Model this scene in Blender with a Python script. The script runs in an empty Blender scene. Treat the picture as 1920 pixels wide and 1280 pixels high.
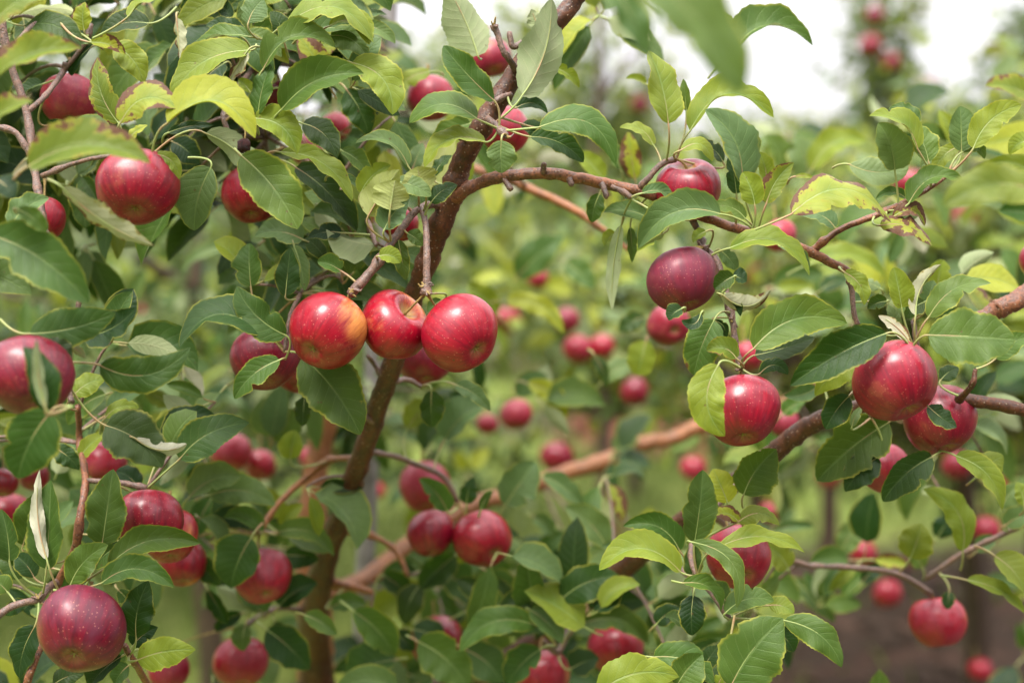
import bpy, math, random
import numpy as np
from mathutils import Vector, Matrix

random.seed(7)
RNG = np.random.default_rng(7)
SC = bpy.context.scene
COL = SC.collection
R = math.radians

# ------------------------------------------------------------------ camera
FPX = 50 / 36 * 1920            # focal length in pixels of the 1920 px photograph
PITCH = math.atan(160 / FPX)
CAM = np.array([0.0, 0.0, 1.5])
FW = np.array([0.0, math.cos(PITCH), -math.sin(PITCH)])
RT = np.array([1.0, 0.0, 0.0])
UP = np.array([0.0, math.sin(PITCH), math.cos(PITCH)])

cd = bpy.data.cameras.new('camera')
cam = bpy.data.objects.new('camera', cd)
COL.objects.link(cam)
cam.location = CAM
cam.rotation_euler = (math.pi / 2 - PITCH, 0, 0)
cd.lens = 50
cd.sensor_width = 36
cd.clip_start = 0.05
cd.clip_end = 800
cd.dof.use_dof = True
cd.dof.focus_distance = 1.35
cd.dof.aperture_fstop = 2.2
cd.dof.aperture_blades = 9
SC.camera = cam

# ------------------------------------------------------------------ world and light
SUN_EL, SUN_AZ = 58, 205
world = bpy.data.worlds.new('World')
SC.world = world
world.use_nodes = True
wn, wl = world.node_tree.nodes, world.node_tree.links
wn.clear()
w_out = wn.new('ShaderNodeOutputWorld')
w_bg = wn.new('ShaderNodeBackground')
w_sky = wn.new('ShaderNodeTexSky')
w_sky.sky_type = 'NISHITA'
w_sky.sun_disc = False
w_sky.sun_elevation = R(SUN_EL)
w_sky.sun_rotation = R(SUN_AZ)
w_sky.dust_density = 4
# a closed cloud layer over it: pale grey-white, brighter overhead than near the horizon
w_tc = wn.new('ShaderNodeTexCoord')
w_sep = wn.new('ShaderNodeSeparateXYZ')
w_map = wn.new('ShaderNodeMapRange')
w_map.inputs['From Min'].default_value = 0.0
w_map.inputs['From Max'].default_value = 1.0
w_map.inputs['To Min'].default_value = 1.95
w_map.inputs['To Max'].default_value = 9.6
w_noise = wn.new('ShaderNodeTexNoise')
w_noise.inputs['Scale'].default_value = 2.2
w_noise.inputs['Detail'].default_value = 5
w_nm = wn.new('ShaderNodeMapRange')
w_nm.inputs['To Min'].default_value = 0.9
w_nm.inputs['To Max'].default_value = 1.1
w_mul = wn.new('ShaderNodeMath'); w_mul.operation = 'MULTIPLY'
w_col = wn.new('ShaderNodeVectorMath'); w_col.operation = 'SCALE'
w_col.inputs[0].default_value = (1.0, 0.98, 1.01)
w_mix = wn.new('ShaderNodeMix'); w_mix.data_type = 'RGBA'
w_mix.inputs['Factor'].default_value = 0.985
wl.new(w_tc.outputs['Generated'], w_sep.inputs[0])
wl.new(w_tc.outputs['Generated'], w_noise.inputs['Vector'])
wl.new(w_sep.outputs['Z'], w_map.inputs['Value'])
wl.new(w_noise.outputs['Fac'], w_nm.inputs['Value'])
wl.new(w_map.outputs['Result'], w_mul.inputs[0])
wl.new(w_nm.outputs['Result'], w_mul.inputs[1])
wl.new(w_mul.outputs[0], w_col.inputs['Scale'])
wl.new(w_sky.outputs[0], w_mix.inputs['A'])
wl.new(w_col.outputs[0], w_mix.inputs['B'])
wl.new(w_mix.outputs['Result'], w_bg.inputs['Color'])
w_bg.inputs['Strength'].default_value = 0.12
wl.new(w_bg.outputs[0], w_out.inputs['Surface'])

sd = bpy.data.lights.new('sun', 'SUN')
sd.energy = 1.5
sd.angle = R(24)
sd.color = (1.0, 0.96, 0.89)
sun = bpy.data.objects.new('sun', sd)
COL.objects.link(sun)
az = R(SUN_AZ)
sdir = Vector((math.sin(az) * math.cos(R(SUN_EL)), math.cos(az) * math.cos(R(SUN_EL)), math.sin(R(SUN_EL))))
sun.rotation_euler = sdir.to_track_quat('Z', 'Y').to_euler()
sun.location = sdir * 30

SC.view_settings.view_transform = 'Standard'
SC.view_settings.look = 'None'
SC.view_settings.exposure = 1.92
SC.view_settings.gamma = 1
SC.view_settings.use_curve_mapping = False
try:
    SC.cycles.use_denoising = True
    SC.cycles.denoiser = 'OPENIMAGEDENOISE'
    SC.cycles.max_bounces = 8
    SC.cycles.diffuse_bounces = 2
    SC.cycles.transmission_bounces = 3
    SC.cycles.sample_clamp_indirect = 8
except Exception:
    pass


def at(x, y, D):
    """photograph pixel and distance along the view axis -> point in the orchard"""
    return CAM + D * (FW + RT * ((x - 960) / FPX) + UP * ((640 - y) / FPX))


def px_of(p):
    v = np.asarray(p) - CAM
    D = v @ FW
    return 960 + FPX * (v @ RT) / D, 640 - FPX * (v @ UP) / D, D


def unit(v):
    n = np.linalg.norm(v)
    return v / n if n > 1e-12 else v


# ------------------------------------------------------------------ materials
class NT:
    def __init__(self, name):
        self.m = bpy.data.materials.new(name)
        self.m.use_nodes = True
        self.n = self.m.node_tree.nodes
        self.l = self.m.node_tree.links
        self.n.clear()
        self.out = self.n.new('ShaderNodeOutputMaterial')

    def _in(self, sock, v):
        if isinstance(v, bpy.types.NodeSocket):
            self.l.new(v, sock)
        elif v is not None:
            if hasattr(sock.default_value, '__len__') and isinstance(v, (tuple, list)):
                v = tuple(v)
                if len(sock.default_value) == 4 and len(v) == 3:
                    v = v + (1,)
            sock.default_value = v

    def math(self, op, a, b=None, c=None, clamp=False):
        nd = self.n.new('ShaderNodeMath'); nd.operation = op; nd.use_clamp = clamp
        self._in(nd.inputs[0], a)
        if b is not None: self._in(nd.inputs[1], b)
        if c is not None: self._in(nd.inputs[2], c)
        return nd.outputs[0]

    def mix(self, f, a, b, blend='MIX'):
        nd = self.n.new('ShaderNodeMix'); nd.data_type = 'RGBA'; nd.blend_type = blend
        self._in(nd.inputs['Factor'], f); self._in(nd.inputs['A'], a); self._in(nd.inputs['B'], b)
        return nd.outputs['Result']

    def ramp(self, v, a, b, lo=0.0, hi=1.0):
        nd = self.n.new('ShaderNodeMapRange'); nd.interpolation_type = 'SMOOTHSTEP'
        self._in(nd.inputs['Value'], v); self._in(nd.inputs['From Min'], a); self._in(nd.inputs['From Max'], b)
        self._in(nd.inputs['To Min'], lo); self._in(nd.inputs['To Max'], hi)
        return nd.outputs['Result']

    def noise(self, vec, scale, detail=3, rough=0.5, w=None):
        nd = self.n.new('ShaderNodeTexNoise')
        if w is not None:
            nd.noise_dimensions = '4D'; self._in(nd.inputs['W'], w)
        self._in(nd.inputs['Vector'], vec)
        nd.inputs['Scale'].default_value = scale
        nd.inputs['Detail'].default_value = detail
        nd.inputs['Roughness'].default_value = rough
        return nd.outputs['Fac']

    def voronoi(self, vec, scale, feature='F1'):
        nd = self.n.new('ShaderNodeTexVoronoi'); nd.feature = feature
        self._in(nd.inputs['Vector'], vec); nd.inputs['Scale'].default_value = scale
        return nd.outputs['Distance']

    def comb(self, x, y, z):
        nd = self.n.new('ShaderNodeCombineXYZ')
        self._in(nd.inputs[0], x); self._in(nd.inputs[1], y); self._in(nd.inputs[2], z)
        return nd.outputs[0]

    def sep(self, v):
        nd = self.n.new('ShaderNodeSeparateXYZ'); self._in(nd.inputs[0], v)
        return nd.outputs

    def bump(self, h, strength, dist):
        nd = self.n.new('ShaderNodeBump'); self._in(nd.inputs['Height'], h)
        nd.inputs['Strength'].default_value = strength; nd.inputs['Distance'].default_value = dist
        return nd.outputs['Normal']

    def bsdf(self, col, rough, normal=None, spec=0.5, coat=0.0, coat_rough=0.1):
        nd = self.n.new('ShaderNodeBsdfPrincipled')
        self._in(nd.inputs['Base Color'], col); self._in(nd.inputs['Roughness'], rough)
        nd.inputs['Specular IOR Level'].default_value = spec
        self._in(nd.inputs['Coat Weight'], coat); nd.inputs['Coat Roughness'].default_value = coat_rough
        if normal is not None: self.l.new(normal, nd.inputs['Normal'])
        return nd

    def objco(self):
        return self.n.new('ShaderNodeTexCoord').outputs['Object']


def leaf_material():
    t = NT('leaf')
    uvn = t.n.new('ShaderNodeUVMap'); uvn.uv_map = 'UVMap'
    uv = t.sep(uvn.outputs[0])
    at_ = t.n.new('ShaderNodeAttribute'); at_.attribute_name = 'tint'
    sp = t.n.new('ShaderNodeSeparateColor'); t.l.new(at_.outputs['Color'], sp.inputs[0])
    yel, rnd, brn = sp.outputs[0], sp.outputs[1], sp.outputs[2]
    pal = at_.outputs['Alpha']
    geo = t.n.new('ShaderNodeNewGeometry')
    back = geo.outputs['Backfacing']
    pos = t.objco()
    u = t.math('SUBTRACT', t.math('MULTIPLY', uv[0], 2), 1)
    a = t.math('ABSOLUTE', u)
    v = uv[1]
    wob = t.noise(pos, 60, 2)
    # veins
    mid = t.ramp(a, 0.022, 0.075, 1, 0)
    ph = t.math('MULTIPLY', t.math('SUBTRACT', t.math('ADD', v, t.math('MULTIPLY', wob, 0.04)), t.math('MULTIPLY', a, 0.2)), 8.5)
    ph = t.math('ADD', ph, t.math('MULTIPLY', t.math('GREATER_THAN', u, 0), 0.4))
    fr = t.math('ABSOLUTE', t.math('SUBTRACT', t.math('FRACT', ph), 0.5))
    lat = t.math('MULTIPLY', t.ramp(fr, 0.43, 0.49, 0, 1), t.ramp(a, 0.6, 0.98, 1, 0))
    vein = t.math('MAXIMUM', mid, t.math('MULTIPLY', lat, 0.55))
    quilt = t.math('MULTIPLY', fr, -1)
    cell = t.voronoi(pos, 420, 'DISTANCE_TO_EDGE')
    n1 = t.noise(pos, 35, 4, 0.6)
    n2 = t.noise(pos, 140, 3, 0.6)
    # top colour
    top = t.mix(rnd, (0.005, 0.025, 0.004), (0.054, 0.130, 0.010))
    top = t.mix(t.math('MULTIPLY', t.ramp(n1, 0.35, 0.7, 0, 0.55), rnd), top, (0.080, 0.155, 0.014))
    top = t.mix(pal, top, (0.115, 0.180, 0.085))  # pale leaves: bluish-grey sheen put into the top colour
    yfac = t.math('MULTIPLY', yel, t.ramp(t.math('ADD', n1, t.math('MULTIPLY', a, 0.25)), 0.30, 0.62, 0.55, 1.15), clamp=True)
    top = t.mix(yfac, top, (0.30, 0.325, 0.032))
    edge = t.math('MULTIPLY', t.ramp(a, 0.86, 1.0), t.ramp(n1, 0.35, 0.6))
    top = t.mix(t.math('MULTIPLY', edge, 0.7), top, (0.40, 0.38, 0.05))
    top = t.mix(t.math('MULTIPLY', vein, t.math('ADD', 0.12, t.math('MULTIPLY', rnd, 0.36))), top, (0.22, 0.31, 0.10))
    # underside
    und = t.mix(t.ramp(n1, 0.3, 0.7), (0.22, 0.27, 0.13), (0.32, 0.36, 0.20))
    und = t.mix(t.math('MULTIPLY', yel, 0.6), und, (0.36, 0.38, 0.08))
    und = t.mix(t.math('MULTIPLY', vein, 0.6), und, (0.42, 0.43, 0.24))
    und = t.mix(t.ramp(pal, 0.55, 0.95, 0, 0.85), und, t.mix(t.math('MULTIPLY', brn, 0.8, clamp=True), (0.50, 0.48, 0.36), (0.42, 0.33, 0.26)))
    col = t.mix(back, top, und)
    # browned, dried patches that start at the margin, and small spots
    bsrc = t.math('ADD', t.math('ADD', t.math('MULTIPLY', n1, 0.9), t.math('MULTIPLY', t.math('SUBTRACT', n2, 0.5), 0.30)), t.math('ADD', t.math('MULTIPLY', a, 0.22), t.math('ADD', t.math('MULTIPLY', v, 0.08), t.math('MULTIPLY', t.ramp(u, -0.2, -1.0), t.math('MULTIPLY', t.ramp(brn, 0.2, 0.5), 0.10)))))
    bth = t.math('SUBTRACT', 0.97, t.math('MULTIPLY', brn, 0.40))
    bm = t.ramp(t.math('SUBTRACT', bsrc, bth), 0.0, 0.04)
    col = t.mix(t.ramp(t.math('SUBTRACT', bsrc, bth), -0.07, 0.0, 0, 0.6), col, (0.30, 0.26, 0.03))
    brc = t.mix(n2, (0.050, 0.020, 0.010), (0.19, 0.090, 0.045))
    col = t.mix(bm, col, brc)
    spot = t.math('MULTIPLY', t.ramp(t.voronoi(pos, 95), 0.07, 0.13, 1, 0), t.ramp(n1, 0.52, 0.6))
    col = t.mix(t.math('MULTIPLY', spot, 0.7), col, (0.10, 0.045, 0.02))
    col = t.mix(t.ramp(n2, 0.3, 0.7, 0, 0.25), col, t.mix(0.5, col, (0.0, 0.0, 0.0)))
    hgt = t.math('ADD', t.math('MULTIPLY', vein, -1.0), t.math('ADD', t.math('MULTIPLY', quilt, 0.9), t.math('MULTIPLY', t.math('MINIMUM', cell, 0.15), 1.6)))
    nrm = t.bump(hgt, 0.5, 0.0007)
    rough = t.mix(back, t.math('ADD', 0.40, t.math('MULTIPLY', n2, 0.2)), (0.8, 0.8, 0.8))
    b = t.bsdf(col, rough, nrm, spec=0.26)
    tr = t.n.new('ShaderNodeBsdfTranslucent')
    tcol = t.mix(t.math('MAXIMUM', yel, 0.03), t.mix(0.32, col, (0.05, 0.20, 0.005)), (0.46, 0.50, 0.01))
    tcol = t.mix(bm, tcol, (0.10, 0.04, 0.01))
    t.l.new(tcol, tr.inputs['Color'])
    ms = t.n.new('ShaderNodeMixShader'); ms.inputs[0].default_value = 0.21
    t.l.new(b.outputs[0], ms.inputs[1]); t.l.new(tr.outputs[0], ms.inputs[2])
    t.l.new(ms.outputs[0], t.out.inputs['Surface'])
    return t.m


def petiole_material():
    t = NT('leaf_stalk')
    pos = t.objco()
    n = t.noise(pos, 45, 2)
    col = t.mix(t.ramp(n, 0.4, 0.7), (0.27, 0.33, 0.10), (0.33, 0.19, 0.10))
    b = t.bsdf(col, 0.5)
    t.l.new(b.outputs[0], t.out.inputs['Surface'])
    return t.m


def bark_material(name, dark, light, orange, scale=1.0, ofac=0.75):
    t = NT(name)
    pos = t.objco()
    n1 = t.noise(pos, 22 * scale, 5, 0.6)
    n2 = t.noise(pos, 130 * scale, 4, 0.65)
    n3 = t.noise(pos, 420 * scale, 2)
    col = t.mix(t.ramp(n1, 0.35, 0.65), dark, light)
    col = t.mix(t.math('MULTIPLY', t.ramp(n2, 0.42, 0.62), ofac), col, orange)
    lent = t.ramp(t.voronoi(pos, 230 * scale), 0.13, 0.22, 1, 0)
    lent = t.math('MULTIPLY', lent, t.ramp(n1, 0.3, 0.5, 0.3, 1))
    col = t.mix(t.math('MULTIPLY', lent, 0.9), col, (0.38, 0.27, 0.18))
    crack = t.ramp(n3, 0.35, 0.5, 1, 0)
    col = t.mix(t.math('MULTIPLY', crack, 0.55), col, (0.02, 0.012, 0.01))
    h = t.math('ADD', t.math('MULTIPLY', n2, 1.0), t.math('ADD', t.math('MULTIPLY', n3, 0.4), lent))
    b = t.bsdf(col, t.ramp(n2, 0.3, 0.7, 0.32, 0.6), t.bump(h, 0.9, 0.0013), spec=0.45)
    t.l.new(b.outputs[0], t.out.inputs['Surface'])
    return t.m


def apple_material():
    t = NT('apple_skin')

    def prop(nm):
        a = t.n.new('ShaderNodeAttribute'); a.attribute_type = 'OBJECT'; a.attribute_name = nm
        return a.outputs['Fac']
    yel, dark, bloom, seed = prop('blush_gap'), prop('ripeness'), prop('bloom'), prop('variation')
    pos = t.objco()
    s = t.sep(pos)
    rr = t.math('SQRT', t.math('ADD', t.math('MULTIPLY', s[0], s[0]), t.math('MULTIPLY', s[1], s[1])))
    inv = t.math('DIVIDE', 1.0, t.math('ADD', rr, 0.004))
    cx, cy = t.math('MULTIPLY', s[0], inv), t.math('MULTIPLY', s[1], inv)
    sv = t.comb(t.math('MULTIPLY', cx, 5.5), t.math('MULTIPLY', cy, 5.5), t.math('MULTIPLY', s[2], 26))
    streak = t.noise(sv, 1.6, 5, 0.6, w=seed)
    sv2 = t.comb(t.math('MULTIPLY', cx, 16), t.math('MULTIPLY', cy, 16), t.math('MULTIPLY', s[2], 40))
    fine = t.noise(sv2, 1.6, 3, 0.6, w=seed)
    big = t.noise(pos, 22, 2, 0.5, w=seed)
    med = t.noise(pos, 70, 3, 0.6, w=seed)
    bright = t.mix(t.ramp(t.math('ADD', t.math('MULTIPLY', streak, 0.6), t.math('MULTIPLY', fine, 0.4)), 0.28, 0.70), (0.165, 0.001, 0.011), (0.38, 0.004, 0.020))
    deep = t.mix(t.ramp(streak, 0.26, 0.74), (0.055, 0.001, 0.010), (0.185, 0.002, 0.018))
    col = t.mix(dark, bright, deep)
    ym = t.ramp(t.math('ADD', t.math('ADD', t.math('MULTIPLY', big, 0.92), t.math('MULTIPLY', fine, 0.08)), t.math('MULTIPLY', yel, 0.3)), 0.72, 0.95)
    sa = t.n.new('ShaderNodeAttribute'); sa.attribute_type = 'OBJECT'; sa.attribute_name = 'blush_side'
    dt = t.n.new('ShaderNodeVectorMath'); dt.operation = 'DOT_PRODUCT'
    t.l.new(pos, dt.inputs[0]); t.l.new(sa.outputs['Vector'], dt.inputs[1])
    side = t.math('ADD', t.math('MULTIPLY', dt.outputs['Value'], 26.6), t.math('MULTIPLY', t.math('SUBTRACT', streak, 0.5), 0.7))
    ym = t.math('MAXIMUM', ym, t.ramp(side, 0.62, 1.15))
    col = t.mix(ym, col, t.mix(fine, (0.62, 0.16, 0.03), (0.72, 0.40, 0.10)))
    # dusty bluish wax
    bl = t.math('MULTIPLY', bloom, t.ramp(t.math('ADD', t.math('MULTIPLY', big, 0.6), t.math('MULTIPLY', med, 0.4)), 0.38, 0.62))
    col = t.mix(t.math('MULTIPLY', bl, 0.55), col, t.mix(dark, (0.33, 0.055, 0.10), (0.125, 0.020, 0.055)))
    # lenticels
    vo = t.n.new('ShaderNodeTexVoronoi'); t.l.new(pos, vo.inputs['Vector']); vo.inputs['Scale'].default_value = 420
    rs = t.n.new('ShaderNodeSeparateColor'); t.l.new(vo.outputs['Color'], rs.inputs[0])
    rad = t.math('ADD', 0.04, t.math('MULTIPLY', rs.outputs[0], 0.16))
    dots = t.ramp(t.math('SUBTRACT', vo.outputs['Distance'], rad), 0.0, 0.08, 1, 0)
    dots = t.math('MULTIPLY', dots, t.math('GREATER_THAN', rs.outputs[1], 0.35))
    col = t.mix(t.math('MULTIPLY', dots, 0.42), col, (0.62, 0.26, 0.18))
    scab = t.math('MULTIPLY', t.ramp(t.voronoi(pos, 62), 0.06, 0.10, 1, 0), t.ramp(med, 0.5, 0.6))
    col = t.mix(t.math('MULTIPLY', scab, 0.8), col, (0.07, 0.03, 0.02))
    col = t.mix(t.math('MULTIPLY', t.ramp(t.math('MULTIPLY', med, big), 0.33, 0.42, 0, 0.3), t.math('SUBTRACT', 1.0, dark, clamp=True)), col, (0.42, 0.14, 0.06))
    # greenish russet in the stem cavity and round the eye
    cav = t.math('MULTIPLY', t.ramp(rr, 0.004, 0.0145, 1, 0), t.ramp(s[2], 0.0, 0.01))
    col = t.mix(t.math('MULTIPLY', cav, 0.75), col, t.mix(fine, (0.34, 0.28, 0.07), (0.45, 0.30, 0.10)))
    eye = t.math('MULTIPLY', t.ramp(rr, 0.004, 0.012, 1, 0), t.ramp(s[2], 0.0, -0.01))
    col = t.mix(t.math('MULTIPLY', eye, 0.6), col, (0.30, 0.14, 0.06))
    rough = t.math('ADD', t.math('ADD', 0.25, t.math('MULTIPLY', bl, 0.34)), t.math('MULTIPLY', med, 0.10))
    h = t.math('ADD', t.math('MULTIPLY', med, 1.0), t.math('MULTIPLY', dots, 0.12))
    b = t.bsdf(col, rough, t.bump(h, 0.25, 0.001), spec=0.5, coat=t.math('SUBTRACT', 0.10, t.math('MULTIPLY', bl, 0.1), clamp=True), coat_rough=0.25)
    b.inputs['Subsurface Weight'].default_value = 0.0
    t.l.new(b.outputs[0], t.out.inputs['Surface'])
    return t.m


def plain_material(name, c1, c2, scale, rough=0.8, bump=0.4, dist=0.002):
    t = NT(name)
    pos = t.objco()
    n = t.noise(pos, scale, 5, 0.6)
    n2 = t.noise(pos, scale * 6, 3, 0.6)
    col = t.mix(t.ramp(t.math('ADD', t.math('MULTIPLY', n, 0.6), t.math('MULTIPLY', n2, 0.4)), 0.35, 0.65), c1, c2)
    b = t.bsdf(col, rough, t.bump(n2, bump, dist), spec=0.3)
    t.l.new(b.outputs[0], t.out.inputs['Surface'])
    return t.m


def ground_material():
    t = NT('orchard_ground')
    pos = t.objco()
    s = t.sep(pos)
    n0 = t.noise(pos, 0.5, 4, 0.6)
    n1 = t.noise(pos, 3.5, 5, 0.65)
    n2 = t.noise(pos, 26, 4, 0.6)
    grass = t.mix(t.ramp(n1, 0.35, 0.65), (0.110, 0.165, 0.030), (0.240, 0.280, 0.065))
    grass = t.mix(t.ramp(n2, 0.45, 0.7, 0, 0.5), grass, (0.20, 0.20, 0.09))
    soil = t.mix(t.ramp(n2, 0.35, 0.65), (0.045, 0.030, 0.022), (0.12, 0.080, 0.060))
    soil = t.mix(t.ramp(n1, 0.5, 0.62, 0, 0.6), soil, (0.17, 0.09, 0.065))
    # bare strips run across under the tree rows
    strip = t.math('ABSOLUTE', t.math('SUBTRACT', t.math('FRACT', t.math('DIVIDE', t.math('SUBTRACT', s[1], 12.4), 7.0)), 0.5))
    m = t.ramp(t.math('ADD', strip, t.math('MULTIPLY', t.math('SUBTRACT', n0, 0.5), 0.35)), 0.26, 0.34)
    side = t.ramp(t.math('ADD', s[0], t.math('MULTIPLY', n0, 1.0)), 0.6, 1.6)
    near = t.ramp(s[1], 7.8, 6.8)
    near_right = t.math('MULTIPLY', side, near)
    m = t.math('MAXIMUM', t.math('MULTIPLY', m, t.ramp(s[1], 8.5, 10.5, 0, 0.85)), near_right)
    far = t.math('MULTIPLY', t.ramp(s[1], 10.0, 11.0), t.ramp(s[0], 0.2, 0.8))
    soil = t.mix(t.math('MULTIPLY', far, 0.8), soil, (0.32, 0.095, 0.070))
    m = t.math('MAXIMUM', m, t.math('MULTIPLY', far, t.ramp(s[1], 19.0, 16.0)))
    col = t.mix(m, grass, soil)
    b = t.bsdf(col, 0.95, t.bump(t.math('ADD', n1, n2), 1.0, 0.03), spec=0.15)
    t.l.new(b.outputs[0], t.out.inputs['Surface'])
    return t.m


M_LEAF = leaf_material()
M_STALK = petiole_material()
M_BARK = bark_material('bark_limb', (0.048, 0.018, 0.009), (0.090, 0.032, 0.013), (0.20, 0.062, 0.020), ofac=0.35)
M_BARK_RED = bark_material('bark_young', (0.12, 0.048, 0.028), (0.20, 0.075, 0.036), (0.34, 0.125, 0.05), ofac=0.5)
M_BARK_OR = bark_material('bark_orange', (0.17, 0.062, 0.022), (0.29, 0.105, 0.034), (0.40, 0.160, 0.055), ofac=0.5)
M_BARK_BG = bark_material('bark_grey', (0.05, 0.035, 0.028), (0.10, 0.065, 0.05), (0.15, 0.085, 0.05))
M_TWIG = bark_material('bark_twig', (0.10, 0.065, 0.050), (0.20, 0.13, 0.11), (0.24, 0.13, 0.09), scale=1.6)
M_APPLE = apple_material()
M_CALYX = plain_material('calyx_dry', (0.16, 0.12, 0.04), (0.42, 0.36, 0.12), 300)
M_STEM = plain_material('apple_stem', (0.16, 0.10, 0.03), (0.36, 0.26, 0.09), 200, 0.55)
M_STAKE = plain_material('weathered_wood', (0.13, 0.12, 0.115), (0.27, 0.25, 0.24), 9, 0.85)
M_GROUND = ground_material()
M_GRASS = plain_material('grass_blade', (0.13, 0.19, 0.035), (0.27, 0.32, 0.085), 1.7, 0.6)
M_SOIL = plain_material('soil_clod', (0.04, 0.028, 0.02), (0.13, 0.085, 0.06), 14, 0.95)
M_BUG = plain_material('dried_fruitlet', (0.012, 0.004, 0.004), (0.07, 0.015, 0.015), 260, 0.5, 1.0, 0.002)


# ------------------------------------------------------------------ object helpers
def mesh_from(name, V, F, mats, uv=None, tint=None, midx=None, smooth=True):
    me = bpy.data.meshes.new(name)
    V = np.asarray(V, dtype=np.float64)
    me.from_pydata(V.tolist(), [], F if isinstance(F, list) else F.tolist())
    for m in (mats if isinstance(mats, (list, tuple)) else [mats]):
        me.materials.append(m)
    if midx is not None:
        me.polygons.foreach_set('material_index', np.asarray(midx, dtype=np.int32))
    if uv is not None:
        ul = me.uv_layers.new(name='UVMap')
        li = np.empty(len(me.loops), dtype=np.int32)
        me.loops.foreach_get('vertex_index', li)
        ul.data.foreach_set('uv', np.asarray(uv)[li].ravel())
    if tint is not None:
        ca = me.color_attributes.new('tint', 'FLOAT_COLOR', 'POINT')
        ca.data.foreach_set('color', np.asarray(tint, dtype=np.float32).ravel())
    if smooth:
        me.polygons.foreach_set('use_smooth', np.ones(len(me.polygons), dtype=bool))
    me.update()
    return me


def link(name, me, parent=None):
    o = bpy.data.objects.new(name, me)
    COL.objects.link(o)
    if parent is not None:
        o.parent = parent
    return o


def tag(o, label=None, cat=None, group=None, kind=None):
    if label: o['label'] = label
    if cat: o['category'] = cat
    if group: o['group'] = group
    if kind: o['kind'] = kind
    return o


def empty(name, loc):
    o = bpy.data.objects.new(name, None)
    o.location = loc
    o.empty_display_size = 0.1
    COL.objects.link(o)
    return o


class MB:
    def __init__(self):
        self.V, self.F, self.UV, self.T, self.MI = [], [], [], [], []
        self.n = 0

    def add(self, V, F, uv=None, tint=(0, 0, 0, 0), mi=0):
        V = np.asarray(V)
        k = len(V)
        self.V.append(V)
        n = self.n
        self.F.extend([tuple(i + n for i in f) for f in F])
        self.UV.append(np.zeros((k, 2)) if uv is None else uv)
        self.T.append(np.tile(np.array(tint, dtype=float), (k, 1)))
        self.MI.extend([mi] * len(F))
        self.n += k

    def mesh(self, name, mats, off=(0, 0, 0), tints=True):
        V = np.concatenate(self.V) - np.asarray(off)
        return mesh_from(name, V, self.F, mats, np.concatenate(self.UV), np.concatenate(self.T) if tints else None, self.MI)


def catmull(P, n):
    P = np.asarray(P, dtype=float)
    P = np.vstack([2 * P[0] - P[1], P, 2 * P[-1] - P[-2]])
    out = []
    for i in range(1, len(P) - 2):
        p0, p1, p2, p3 = P[i - 1], P[i], P[i + 1], P[i + 2]
        for k in range(n):
            t = k / n
            out.append(0.5 * ((2 * p1) + (-p0 + p2) * t + (2 * p0 - 5 * p1 + 4 * p2 - p3) * t * t + (-p0 + 3 * p1 - 3 * p2 + p3) * t ** 3))
    out.append(P[-2])
    return np.array(out)


def tube(C, rad, sides=8, wob=0.0, cap=True, knots=0.0):
    """tube along C with radius rad; wob roughens it, knots swells it here and there"""
    C = np.asarray(C); n = len(C)
    T = np.gradient(C, axis=0)
    T /= np.linalg.norm(T, axis=1)[:, None] + 1e-12
    ref = np.array([0.3, -0.8, 0.5])
    V = []
    N = unit(np.cross(T[0], ref))
    seg = np.r_[0, np.cumsum(np.linalg.norm(np.diff(C, axis=0), axis=1))]
    kn = np.ones(n)
    if knots > 0:
        for _ in range(int(seg[-1] / 0.035) + 1):
            c = random.uniform(0, seg[-1])
            kn += knots * random.uniform(0.3, 1) * np.exp(-((seg - c) / 0.004) ** 2)
    ang = np.linspace(0, 2 * math.pi, sides, endpoint=False)
    for i in range(n):
        N = unit(N - T[i] * (N @ T[i]))
        B = np.cross(T[i], N)
        r = rad[i] * kn[i] * (1 + wob * RNG.normal(0, 1, sides))
        V.append(C[i] + np.outer(np.cos(ang) * r, N) + np.outer(np.sin(ang) * r, B))
    V = np.concatenate(V)
    F = []
    for i in range(n - 1):
        for j in range(sides):
            a, b = i * sides + j, i * sides + (j + 1) % sides
            F.append((a, b, b + sides, a + sides))
    if cap:
        F.append(tuple(range(sides))[::-1])
        F.append(tuple((n - 1) * sides + j for j in range(sides)))
    return V, F


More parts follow.
